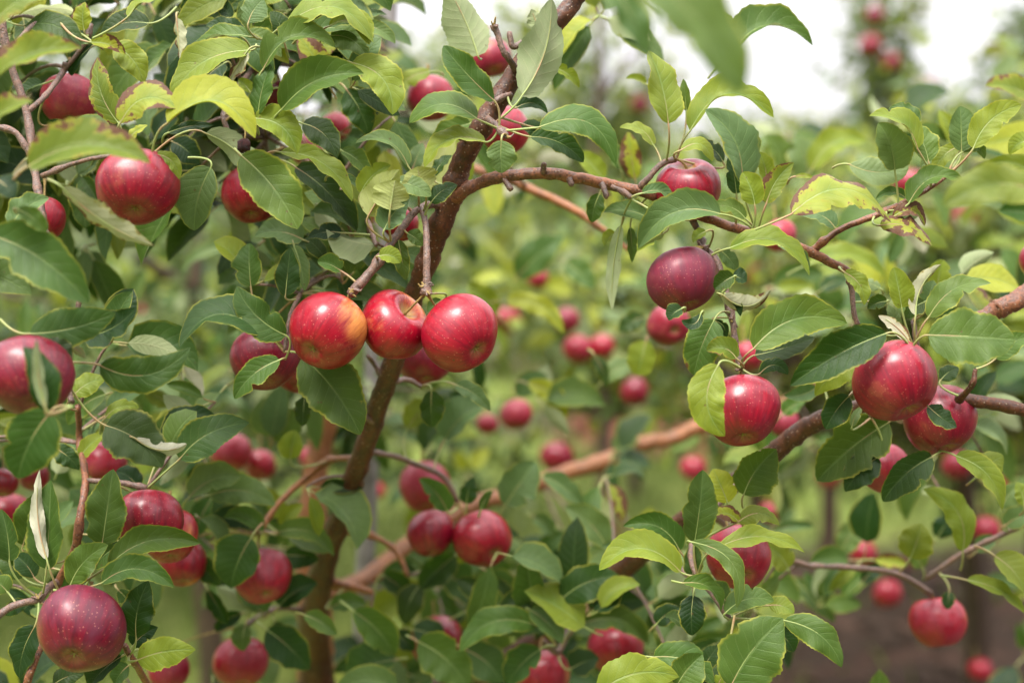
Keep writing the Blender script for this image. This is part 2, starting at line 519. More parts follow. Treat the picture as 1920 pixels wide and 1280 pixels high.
# ------------------------------------------------------------------ leaf blade
def blade(B, Mid, T, W, n0, fold=0.35, wave=0.05, NU=8, NV=26, serr=0.035, twist=0.0, curl=0.0, seed=0):
    rs = random.Random(seed)
    v = np.linspace(0, 1, NV + 1)
    ctrl = 2 * Mid - 0.5 * (B + T)
    C = np.outer((1 - v) ** 2, B) + np.outer(2 * v * (1 - v), ctrl) + np.outer(v ** 2, T)
    Tn = np.gradient(C, axis=0); Tn /= np.linalg.norm(Tn, axis=1)[:, None] + 1e-12
    N = n0[None, :] - Tn * (Tn @ n0)[:, None]
    N /= np.linalg.norm(N, axis=1)[:, None] + 1e-9
    S = np.cross(Tn, N)
    tw = twist * (v - 0.4)
    N2 = N * np.cos(tw)[:, None] + S * np.sin(tw)[:, None]
    S2 = S * np.cos(tw)[:, None] - N * np.sin(tw)[:, None]
    pa = rs.uniform(0.50, 0.68); pb = rs.uniform(0.70, 0.92)
    w = v ** pa * (1 - v) ** pb
    w = w / w.max() * W * 0.5
    ser = np.ones(NV + 1); ser[1::2] += serr; ser[::2] -= serr
    bite = {-1: np.ones(NV + 1), 1: np.ones(NV + 1)}
    if NV > 20:
        for sgn in (-1, 1):
            if rs.random() < .28:
                bite[sgn] = 1 - rs.uniform(.15, .5) * np.exp(-((v - rs.uniform(.25, .8)) / rs.uniform(.02, .06)) ** 2)
            bite[sgn] = bite[sgn] * (1 + 0.05 * np.sin(v * rs.uniform(12, 26) + rs.uniform(0, 6)))
    L = np.linalg.norm(T - B)
    uu = np.linspace(-1, 1, NU + 1)
    k1, p1, p2 = rs.uniform(1.5, 3.2), rs.uniform(0, 6.28), rs.uniform(0, 6.28)
    asym = rs.uniform(-0.12, 0.12)
    V = np.empty((NV + 1, NU + 1, 3)); UV = np.empty((NV + 1, NU + 1, 2))
    for j, u in enumerate(uu):
        au = abs(u)
        edge = ser if au > 0.99 else 1.0
        wl = w * edge * (1 + asym * np.sign(u)) * bite[1 if u > 0 else -1]
        ph = p1 if u > 0 else p2
        ang = fold + curl * au
        h = au * wl * np.sin(ang) + wave * L * au ** 1.6 * np.sin(v * k1 * 6.28 + ph) * np.sin(np.pi * np.clip(v * 1.05, 0, 1))
        V[:, j] = C + S2 * (np.sign(u) * au * wl * np.cos(ang))[:, None] + N2 * h[:, None]
        UV[:, j, 0] = (u + 1) / 2; UV[:, j, 1] = v
    F = []
    m = NU + 1
    for i in range(NV):
        for j in range(NU):
            a = i * m + j
            F.append((a, a + 1, a + m + 1, a + m))
    return V.reshape(-1, 3), F, UV.reshape(-1, 2)


TINT = {'g': (.08, .62, .05, .14), 'd': (.0, .12, .03, .04), 'y': (.40, .85, .08, 0), 'Y': (.85, .92, .16, 0),
        'p': (.06, .75, .04, .55), 'w': (.12, .9, .06, 1.0), 'gb': (.30, .50, .55, 0), 'yb': (.62, .85, .75, 0),
        'b': (.35, .35, 1.0, .1), 'o': (.36, .40, .12, 0), 'pb': (.15, .75, .55, .8), 'm': (.03, .36, .05, .10)}


def tint_of(code, rs=random):
    t = TINT[code]
    return (min(1, max(0, t[0] + rs.uniform(-.06, .06))), min(1, max(0, t[1] + rs.uniform(-.12, .12))),
            max(0, t[2] + rs.uniform(-.05, .05)), min(1, max(0, t[3] + rs.uniform(-.06, .06))))


# ------------------------------------------------------------------ ground
def ground():
    # one sheet to the horizon, finer near the camera
    xs = np.concatenate([np.linspace(-400, -22, 10), np.linspace(-20, 20, 81), np.linspace(22, 400, 10)])
    ys = np.concatenate([np.linspace(-60, -4, 6), np.linspace(-3, 30, 100), np.linspace(33, 600, 12)])
    X, Y = np.meshgrid(xs, ys)
    Z = 0.035 * np.sin(X * 1.3 + 0.4 * Y) * np.cos(Y * 0.9) + RNG.normal(0, 0.008, X.shape)
    Z[(np.abs(X) > 21) | (Y > 31) | (Y < -3.5)] = 0
    V = np.stack([X, Y, Z], -1).reshape(-1, 3)
    m = len(xs)
    F = [(i * m + j, i * m + j + 1, (i + 1) * m + j + 1, (i + 1) * m + j) for i in range(len(ys) - 1) for j in range(m - 1)]
    o = link('ground', mesh_from('ground', V, F, M_GROUND))
    tag(o, 'grassy orchard ground with bare brown soil strips under the trees', kind='structure')


ground()


def soil_mask(x, y):
    f = abs(((y - 12.4) / 7.0) % 1 - 0.5)
    return (x > 1.0 and y < 7.6) or (f > 0.33 and y > 9.5)


def grass():
    n = 26000
    y = 3.0 + 17 * RNG.random(n) ** 1.3
    x = (RNG.random(n) * 2 - 1) * (y * 0.40 + 0.4)
    keep = np.array([not soil_mask(a, b) or random.random() < 0.05 for a, b in zip(x, y)])
    x, y = x[keep], y[keep]
    n = len(x)
    h = RNG.uniform(0.05, 0.16, n); a = RNG.uniform(0, 6.28, n); w = RNG.uniform(0.003, 0.006, n) * (1 + y * 0.12)
    lean = RNG.normal(0, 0.05, (n, 2))
    z0 = 0.035 * np.sin(x * 1.3 + 0.4 * y) * np.cos(y * 0.9) - 0.015
    c, s = np.cos(a) * w, np.sin(a) * w
    V = np.empty((n, 5, 3))
    V[:, 0] = np.stack([x - c, y - s, z0], 1); V[:, 1] = np.stack([x + c, y + s, z0], 1)
    mx, my = x + lean[:, 0] * 0.35, y + lean[:, 1] * 0.35
    V[:, 2] = np.stack([mx - c * .7, my - s * .7, z0 + h * .6], 1); V[:, 3] = np.stack([mx + c * .7, my + s * .7, z0 + h * .6], 1)
    V[:, 4] = np.stack([x + lean[:, 0], y + lean[:, 1], z0 + h], 1)
    F = []
    for i in range(n):
        b = i * 5
        F += [(b, b + 1, b + 3, b + 2), (b + 2, b + 3, b + 4)]
    tag(link('grass', mesh_from('grass', V.reshape(-1, 3), F, M_GRASS)), 'rough green grass growing between the apple rows', 'grass', kind='stuff')


grass()


def clods():
    mb = MB()
    for _ in range(1400):
        y = random.uniform(3.2, 12); x = random.uniform(-0.35, 0.4) * y
        if not soil_mask(x, y): continue
        r = random.uniform(0.01, 0.04)
        d = RNG.normal(0, 1, (6, 3)) * 0.25
        P = np.array([(1, 0, 0), (-1, 0, 0), (0, 1, 0), (0, -1, 0), (0, 0, .8), (0, 0, -.6)]) + d
        z0 = 0.035 * math.sin(x * 1.3 + 0.4 * y) * math.cos(y * 0.9)
        mb.add(P * r + np.array([x, y, z0 + r * 0.3]), [(0, 2, 4), (2, 1, 4), (1, 3, 4), (3, 0, 4), (2, 0, 5), (1, 2, 5), (3, 1, 5), (0, 3, 5)])
    tag(link('soil_clods', mb.mesh('soil_clods', M_SOIL, tints=False)), 'crumbled brown soil and small clods under the tree rows', 'soil', kind='stuff')


clods()

# ------------------------------------------------------------------ the near tree: wood
# (pixel x, pixel y, distance, radius in px) of the photograph
TREE = empty('apple_tree', tuple(np.append(at(606, 1280, 2.0)[:2], 0.0)))
tag(TREE, 'near apple tree with dark diagonal limb, sharp leaves and red apples', 'tree')
TLOC = np.array(TREE.location)
SAMPLES = []          # points on the wood where a leaf stalk or an apple stem can start


def wood(name, pts, mat, sides=12, wob=0.03, knots=0.16, parent=None, off=None, sub=7, samples=True, label=None):
    P = np.array([np.append(at(x, y, D), r * D / FPX) for x, y, D, r in pts])
    C = catmull(P, sub)
    C[:, :3] += RNG.normal(0, 1, (len(C), 3)) * C[:, 3:4] * 0.05
    V, F = tube(C[:, :3], np.maximum(C[:, 3], 0.0006), sides, wob, knots=knots)
    o = link(name, mesh_from(name, V - (TLOC if off is None else off), F, mat), parent or TREE)
    if samples:
        for c in C[::2]:
            SAMPLES.append(c[:3].copy())
    if label: o['label'] = label
    return o


g0 = at(606, 1280, 2.0)
gx, gy, gD = px_of((g0[0], g0[1], -0.05))
wood('trunk', [(gx, gy, gD, 62), (604, 1800, 2.02, 50), (600, 1500, 2.0, 44), (596, 1280, 2.0, 36), (588, 1150, 2.03, 32), (586, 1000, 2.05, 27), (594, 880, 2.06, 23),
               (615, 760, 2.06, 22), (650, 560, 2.05, 18), (690, 400, 2.03, 15), (722, 250, 2.02, 14), (716, 130, 2.0, 12), (690, 40, 2.0, 10), (660, -60, 2.0, 8)],
     M_BARK_OR, 16, 0.03)
wood('limb', [(600, 1330, 1.98, 34), (592, 1230, 1.94, 30), (590, 1150, 1.86, 27), (603, 1080, 1.78, 23), (625, 1010, 1.72, 20), (650, 930, 1.66, 19), (680, 850, 1.60, 19), (705, 770, 1.56, 19),
              (730, 700, 1.52, 19), (755, 620, 1.49, 19), (780, 545, 1.46, 19.5), (805, 480, 1.44, 20), (830, 412, 1.42, 21), (852, 355, 1.41, 22), (868, 300, 1.40, 20), (903, 238, 1.39, 20),
              (940, 180, 1.39, 19), (985, 110, 1.39, 19), (1035, 52, 1.38, 18), (1085, -10, 1.38, 17), (1120, -70, 1.38, 16)], M_BARK, 18, 0.025, label='dark diagonal limb')
wood('branch', [(848, 375, 1.41, 16), (870, 357, 1.40, 13), (895, 345, 1.40, 11.5), (940, 331, 1.39, 11), (1020, 325, 1.39, 11), (1090, 335, 1.39, 11), (1150, 348, 1.40, 10.5), (1210, 362, 1.40, 10),
                (1290, 395, 1.42, 9.5), (1370, 425, 1.41, 9), (1420, 438, 1.39, 9), (1500, 465, 1.38, 9), (1560, 493, 1.38, 8.5), (1594, 510, 1.38, 7)], M_BARK_RED, 12, 0.02, 0.12, label='arched reddish branch')
wood('branch', [(602, 1340, 1.97, 26), (700, 1330, 1.90, 24), (880, 1270, 1.84, 22), (1010, 1200, 1.80, 21), (1090, 1140, 1.76, 20), (1160, 1072, 1.70, 20), (1235, 1012, 1.65, 20), (1320, 950, 1.60, 19), (1400, 888, 1.56, 18),
                (1460, 840, 1.52, 18), (1510, 803, 1.50, 18), (1560, 778, 1.48, 17), (1610, 763, 1.46, 14), (1680, 750, 1.44, 12), (1760, 745, 1.42, 11.5), (1840, 753, 1.42, 12), (1920, 768, 1.42, 12), (2010, 790, 1.42, 11)],
     M_BARK, 14, 0.03, 0.15)
wood('branch', [(598, 1120, 2.03, 18), (690, 1082, 2.10, 17), (770, 1018, 2.16, 16), (880, 950, 2.22, 15), (960, 925, 2.25, 16), (1060, 886, 2.28, 15), (1130, 868, 2.29, 17), (1200, 834, 2.3, 15), (1260, 822, 2.31, 13), (1320, 797, 2.32, 15), (1450, 765, 2.35, 12), (1560, 715, 2.4, 8)],
     M_BARK_OR, 10, 0.03, 0.1)
wood('branch', [(722, 262, 2.02, 10), (800, 285, 1.92, 9), (880, 313, 1.84, 9), (975, 346, 1.78, 8.5), (1075, 393, 1.75, 8), (1130, 430, 1.74, 6), (1180, 470, 1.74, 4)], M_BARK_OR, 8, 0.03)
wood('branch', [(668, -20, 1.99, 10), (500, -160, 1.8, 9), (220, -200, 1.5, 8.5), (-20, -120, 1.38, 8), (2, 20, 1.36, 7), (14, 100, 1.36, 7), (50, 210, 1.36, 7), (62, 300, 1.35, 7), (74, 370, 1.33, 7), (84, 430, 1.32, 6)],
     M_TWIG, 10, 0.04, 0.3)
wood('branch', [(690, 40, 2.0, 8), (600, -70, 1.75, 7), (500, -60, 1.56, 6.5), (484, 20, 1.5, 6), (481, 120, 1.5, 6), (492, 200, 1.52, 5), (500, 260, 1.56, 4)], M_TWIG, 8, 0.04, 0.3)
wood('branch', [(600, 1480, 2.0, 14), (420, 1500, 1.8, 12), (200, 1450, 1.55, 11), (60, 1360, 1.42, 10), (50, 1290, 1.38, 8), (64, 1240, 1.38, 7.5), (80, 1200, 1.40, 7.5), (98, 1130, 1.41, 7.5), (112, 1085, 1.41, 7.5), (141, 1028, 1.40, 8), (151, 962, 1.40, 7.5), (160, 900, 1.42, 6.5), (150, 830, 1.46, 6), (146, 760, 1.44, 5.5)],
     M_BARK_RED, 10, 0.04, 0.3)
wood('branch', [(108, 1090, 1.41, 7), (90, 1102, 1.39, 7), (72, 1122, 1.38, 7), (25, 1135, 1.37, 7), (-10, 1158, 1.36, 7)], M_TWIG, 10, 0.04, 0.3)
TW = 'twig'
for pts, m in [
    ([(836, 388, 1.42, 10), (805, 384, 1.40, 7), (775, 400, 1.38, 7), (745, 440, 1.37, 8), (712, 488, 1.36, 7.5), (684, 522, 1.355, 9), (668, 540, 1.355, 10), (655, 553, 1.355, 7)], M_TWIG),
    ([(790, 388, 1.39, 6), (798, 420, 1.37, 6), (800, 470, 1.36, 6.5), (800, 520, 1.355, 7), (799, 540, 1.355, 10), (797, 552, 1.355, 8)], M_TWIG),
    ([(1525, 470, 1.385, 7), (1545, 452, 1.38, 6), (1580, 428, 1.38, 6), (1640, 405, 1.38, 5.5), (1705, 374, 1.38, 5), (1745, 352, 1.38, 4), (1778, 328, 1.38, 4)], M_BARK_RED),
    ([(1196, 356, 1.40, 7), (1215, 335, 1.39, 6), (1240, 308, 1.39, 6), (1268, 298, 1.39, 5)], M_TWIG),
    ([(1290, 395, 1.42, 7), (1312, 440, 1.42, 6), (1318, 462, 1.41, 6), (1345, 490, 1.40, 6.5), (1358, 535, 1.39, 6), (1368, 578, 1.385, 8), (1374, 605, 1.38, 6), (1380, 648, 1.375, 5.5), (1389, 690, 1.37, 7)], M_TWIG),
    ([(1592, 508, 1.38, 7), (1597, 540, 1.38, 5.5), (1600, 580, 1.38, 5), (1608, 610, 1.38, 5)], M_TWIG),
    ([(966, 130, 1.38, 7), (955, 112, 1.365, 6), (942, 92, 1.36, 6), (934, 68, 1.36, 6), (926, 48, 1.36, 7)], M_TWIG),
    ([(1000, 92, 1.39, 5), (1003, 64, 1.37, 5.5), (985, 76, 1.365, 5), (962, 88, 1.36, 6), (955, 60, 1.36, 4)], M_TWIG),
    ([(912, 222, 1.385, 8), (926, 232, 1.36, 6), (940, 246, 1.345, 6.5), (950, 256, 1.34, 6)], M_TWIG),
    ([(690, 846, 1.62, 6), (740, 855, 1.66, 5.5), (775, 868, 1.69, 5.5), (830, 893, 1.71, 5), (858, 940, 1.72, 5)], M_TWIG),
    ([(635, 995, 1.73, 7), (680, 1000, 1.76, 6), (715, 1012, 1.77, 5), (745, 1036, 1.77, 5), (765, 1080, 1.76, 4)], M_BARK_OR),
    ([(606, 1092, 1.80, 9), (650, 1098, 1.78, 8), (700, 1110, 1.77, 6)], M_BARK_OR),
    ([(690, 860, 1.60, 7), (620, 862, 1.68, 6), (575, 895, 1.70, 6), (525, 940, 1.68, 5), (485, 1000, 1.66, 5)], M_BARK_OR),
    ([(726, 716, 1.52, 7), (700, 680, 1.52, 5), (690, 668, 1.50, 4)], M_TWIG),
    ([(738, 715, 1.52, 6), (765, 712, 1.54, 5), (790, 725, 1.55, 4)], M_TWIG),
    ([(1320, 950, 1.60, 9), (1400, 1010, 1.62, 7), (1500, 1056, 1.66, 5), (1580, 1062, 1.66, 5), (1680, 1075, 1.66, 5.5), (1745, 1112, 1.68, 6)], M_TWIG),
    ([(1735, 1085, 1.66, 4), (1800, 1040, 1.64, 5), (1850, 1015, 1.63, 5), (1915, 985, 1.62, 5), (1990, 950, 1.6, 5)], M_TWIG),
    ([(1235, 1012, 1.65, 9), (1262, 1050, 1.55, 6), (1300, 1090, 1.48, 5), (1290, 1085, 1.44, 4)], M_TWIG),
    ([(1400, 888, 1.56, 8), (1350, 940, 1.50, 6), (1305, 1000, 1.44, 5), (1298, 1060, 1.40, 5), (1340, 1120, 1.39, 5), (1368, 1160, 1.38, 4.5)], M_TWIG),
    ([(1090, 1140, 1.76, 9), (1062, 1190, 1.72, 6), (1045, 1222, 1.68, 6), (1020, 1200, 1.66, 4)], M_TWIG),
    ([(1700, 748, 1.44, 8), (1712, 690, 1.45, 5), (1718, 650, 1.43, 6), (1712, 600, 1.43, 4)], M_TWIG),
    ([(1799, 748, 1.40, 8), (1812, 735, 1.38, 6), (1824, 718, 1.37, 5), (1829, 692, 1.37, 4)], M_BARK),
    ([(300, 1480, 1.67, 9), (320, 1370, 1.5, 8), (272, 1276, 1.42, 6.5), (250, 1238, 1.37, 6), (232, 1208, 1.36, 6)], M_BARK_RED),
    ([(62, 300, 1.35, 6), (30, 250, 1.35, 6), (-5, 238, 1.35, 6)], M_TWIG),
    ([(50, 210, 1.36, 6), (85, 180, 1.38, 5), (118, 135, 1.42, 6), (125, 118, 1.42, 5)], M_TWIG),
    ([(14, 100, 1.36, 4), (60, 50, 1.38, 5), (100, 30, 1.39, 6), (112, 40, 1.38, 6)], M_TWIG),
    ([(118, 135, 1.42, 4), (160, 80, 1.42, 4.5), (170, 45, 1.42, 5)], M_TWIG),
    ([(78, 330, 1.33, 5), (160, 300, 1.32, 4), (230, 290, 1.31, 5), (262, 282, 1.31, 6)], M_TWIG),
    ([(484, 120, 1.52, 5), (440, 170, 1.45, 5), (420, 215, 1.42, 5), (430, 255, 1.42, 5)], M_TWIG),
    ([(500, 255, 1.56, 4), (600, 320, 1.52, 4.5), (680, 400, 1.46, 5), (705, 460, 1.40, 4)], M_TWIG),
    ([(655, 535, 2.04, 6), (610, 500, 1.7, 5), (575, 535, 1.5, 4.5), (545, 590, 1.42, 4), (533, 660, 1.41, 4)], M_TWIG),
    ([(84, 430, 1.32, 5), (112, 470, 1.32, 5.5), (150, 530, 1.33, 5.5), (135, 640, 1.33, 5), (128, 720, 1.30, 5), (135, 755, 1.29, 6)], M_TWIG),
    ([(160, 900, 1.42, 5), (230, 905, 1.41, 5), (275, 915, 1.41, 6)], M_TWIG),
    ([(596, 1150, 1.9, 6), (520, 1140, 1.8, 5), (455, 1175, 1.74, 5)], M_TWIG),
]:
    wood(TW, pts, m, 8, 0.05, 0.45, sub=6)
# fruiting spurs: short knobbly shoots along the limbs
for (x0, y0, D0, dx, dy) in [(938, 330, 1.39, 18, 22), (1018, 322, 1.385, 2, -14), (1128, 345, 1.39, 8, 22), (1146, 350, 1.385, 34, 18), (958, 176, 1.38, -26, 12), (884, 262, 1.39, -22, -6),
                             (1065, 332, 1.39, 6, 14), (1470, 462, 1.37, 8, -12), (700, 790, 1.56, -16, -10), (760, 610, 1.47, 14, -14), (1640, 762, 1.44, -6, 16)]:
    wood('spur', [(x0, y0, D0, 5), (x0 + dx * .5, y0 + dy * .4, D0 - .004, 5), (x0 + dx, y0 + dy, D0 - .008, 5.5), (x0 + dx * 1.1, y0 + dy * 1.3, D0 - .008, 2)], M_TWIG, 7, 0.08, 0.5, sub=4)

for (x0, y0, D0) in [(655, 549, 1.352), (664, 543, 1.35), (800, 546, 1.35), (799, 534, 1.352), (1389, 690, 1.365), (1318, 462, 1.40), (926, 48, 1.355), (950, 256, 1.335), (72, 1122, 1.375), (1372, 600, 1.378)]:
    c0 = at(x0, y0, D0)
    for k in range(5):
        a_ = random.uniform(0, 6.28); l_ = random.uniform(.004, .009)
        d_ = unit(RT * math.cos(a_) + UP * math.sin(a_) * .6 - FW * random.uniform(-.5, .9))
        C_ = catmull([c0, c0 + d_ * l_ * .6, c0 + d_ * l_ + UP * l_ * random.uniform(-.3, .5)], 3)
        V_, F_ = tube(C_, np.linspace(.0016, .0007, len(C_)) * random.uniform(.7, 1.2), 6, 0.12)
        link('bud_scar', mesh_from('bud_scar', V_ - TLOC, F_, M_STEM if k % 2 else M_TWIG), TREE)
# the neighbour whose limb reaches in from beyond the right edge
T2 = empty('apple_tree', (at(2750, 600, 1.9)[0], 1.9, 0))
tag(T2, 'apple tree beyond the right edge, one thick orange limb reaching in', 'tree')
T2L = np.array(T2.location)
q = at(2750, 600, 1.9)
gx, gy, gD = px_of((q[0], q[1], -0.03))
wood('trunk', [(gx, gy, gD, 60), (2760, 1300, 1.9, 50), (2740, 800, 1.9, 40), (2720, 300, 1.9, 30), (2740, -300, 1.9, 18)], M_BARK_OR, 12, 0.03, parent=T2, off=T2L, samples=False)
wood('limb', [(2740, 760, 1.9, 34), (2500, 640, 1.75, 30), (2200, 520, 1.58, 25), (2050, 505, 1.5, 23), (1960, 535, 1.46, 21), (1905, 564, 1.44, 18), (1870, 580, 1.44, 17), (1845, 592, 1.44, 12), (1800, 606, 1.45, 8), (1750, 640, 1.47, 5)],
     M_BARK_RED, 14, 0.04, 0.2, parent=T2, off=T2L)
SARR = np.array(SAMPLES)


def nearest_wood(p, maxd=0.12):
    d = np.linalg.norm(SARR - p, axis=1)
    i = int(d.argmin())
    return (SARR[i], d[i]) if d[i] < maxd else (None, d[i])


# ------------------------------------------------------------------ the stake
def stake():
    a, b = at(676, 1280, 2.22), at(731, -60, 2.22)
    d = (b - a) / (b[2] - a[2])
    p0 = a - d * (a[2] + 0.1); p1 = b + d * 0.25
    o = empty('support_stake', (p0[0], p0[1], 0))
    tag(o, 'grey weathered wooden stake standing behind the diagonal limb', 'stake')
    off = np.array(o.location)
    n = 30
    C = np.array([p0 + (p1 - p0) * k / (n - 1) for k in range(n)]) + RNG.normal(0, 0.0008, (n, 3))
    V, F = tube(C, np.full(n, 0.0150), 14, 0.02)
    link('post', mesh_from('post', V - off, F, M_STAKE), o)
    for zf in (0.42, 0.66):
        c = p0 + (p1 - p0) * zf
        th = np.linspace(0, 6.283, 22)
        Cr = np.stack([c[0] - 0.012 + 0.034 * np.cos(th), c[1] - 0.006 + 0.026 * np.sin(th), c[2] + 0.003 * np.sin(2 * th)], 1)
        V, F = tube(Cr, np.full(22, 0.0022), 6, cap=False)
        link('tie', mesh_from('tie', V - off, F, M_STEM), o)


stake()
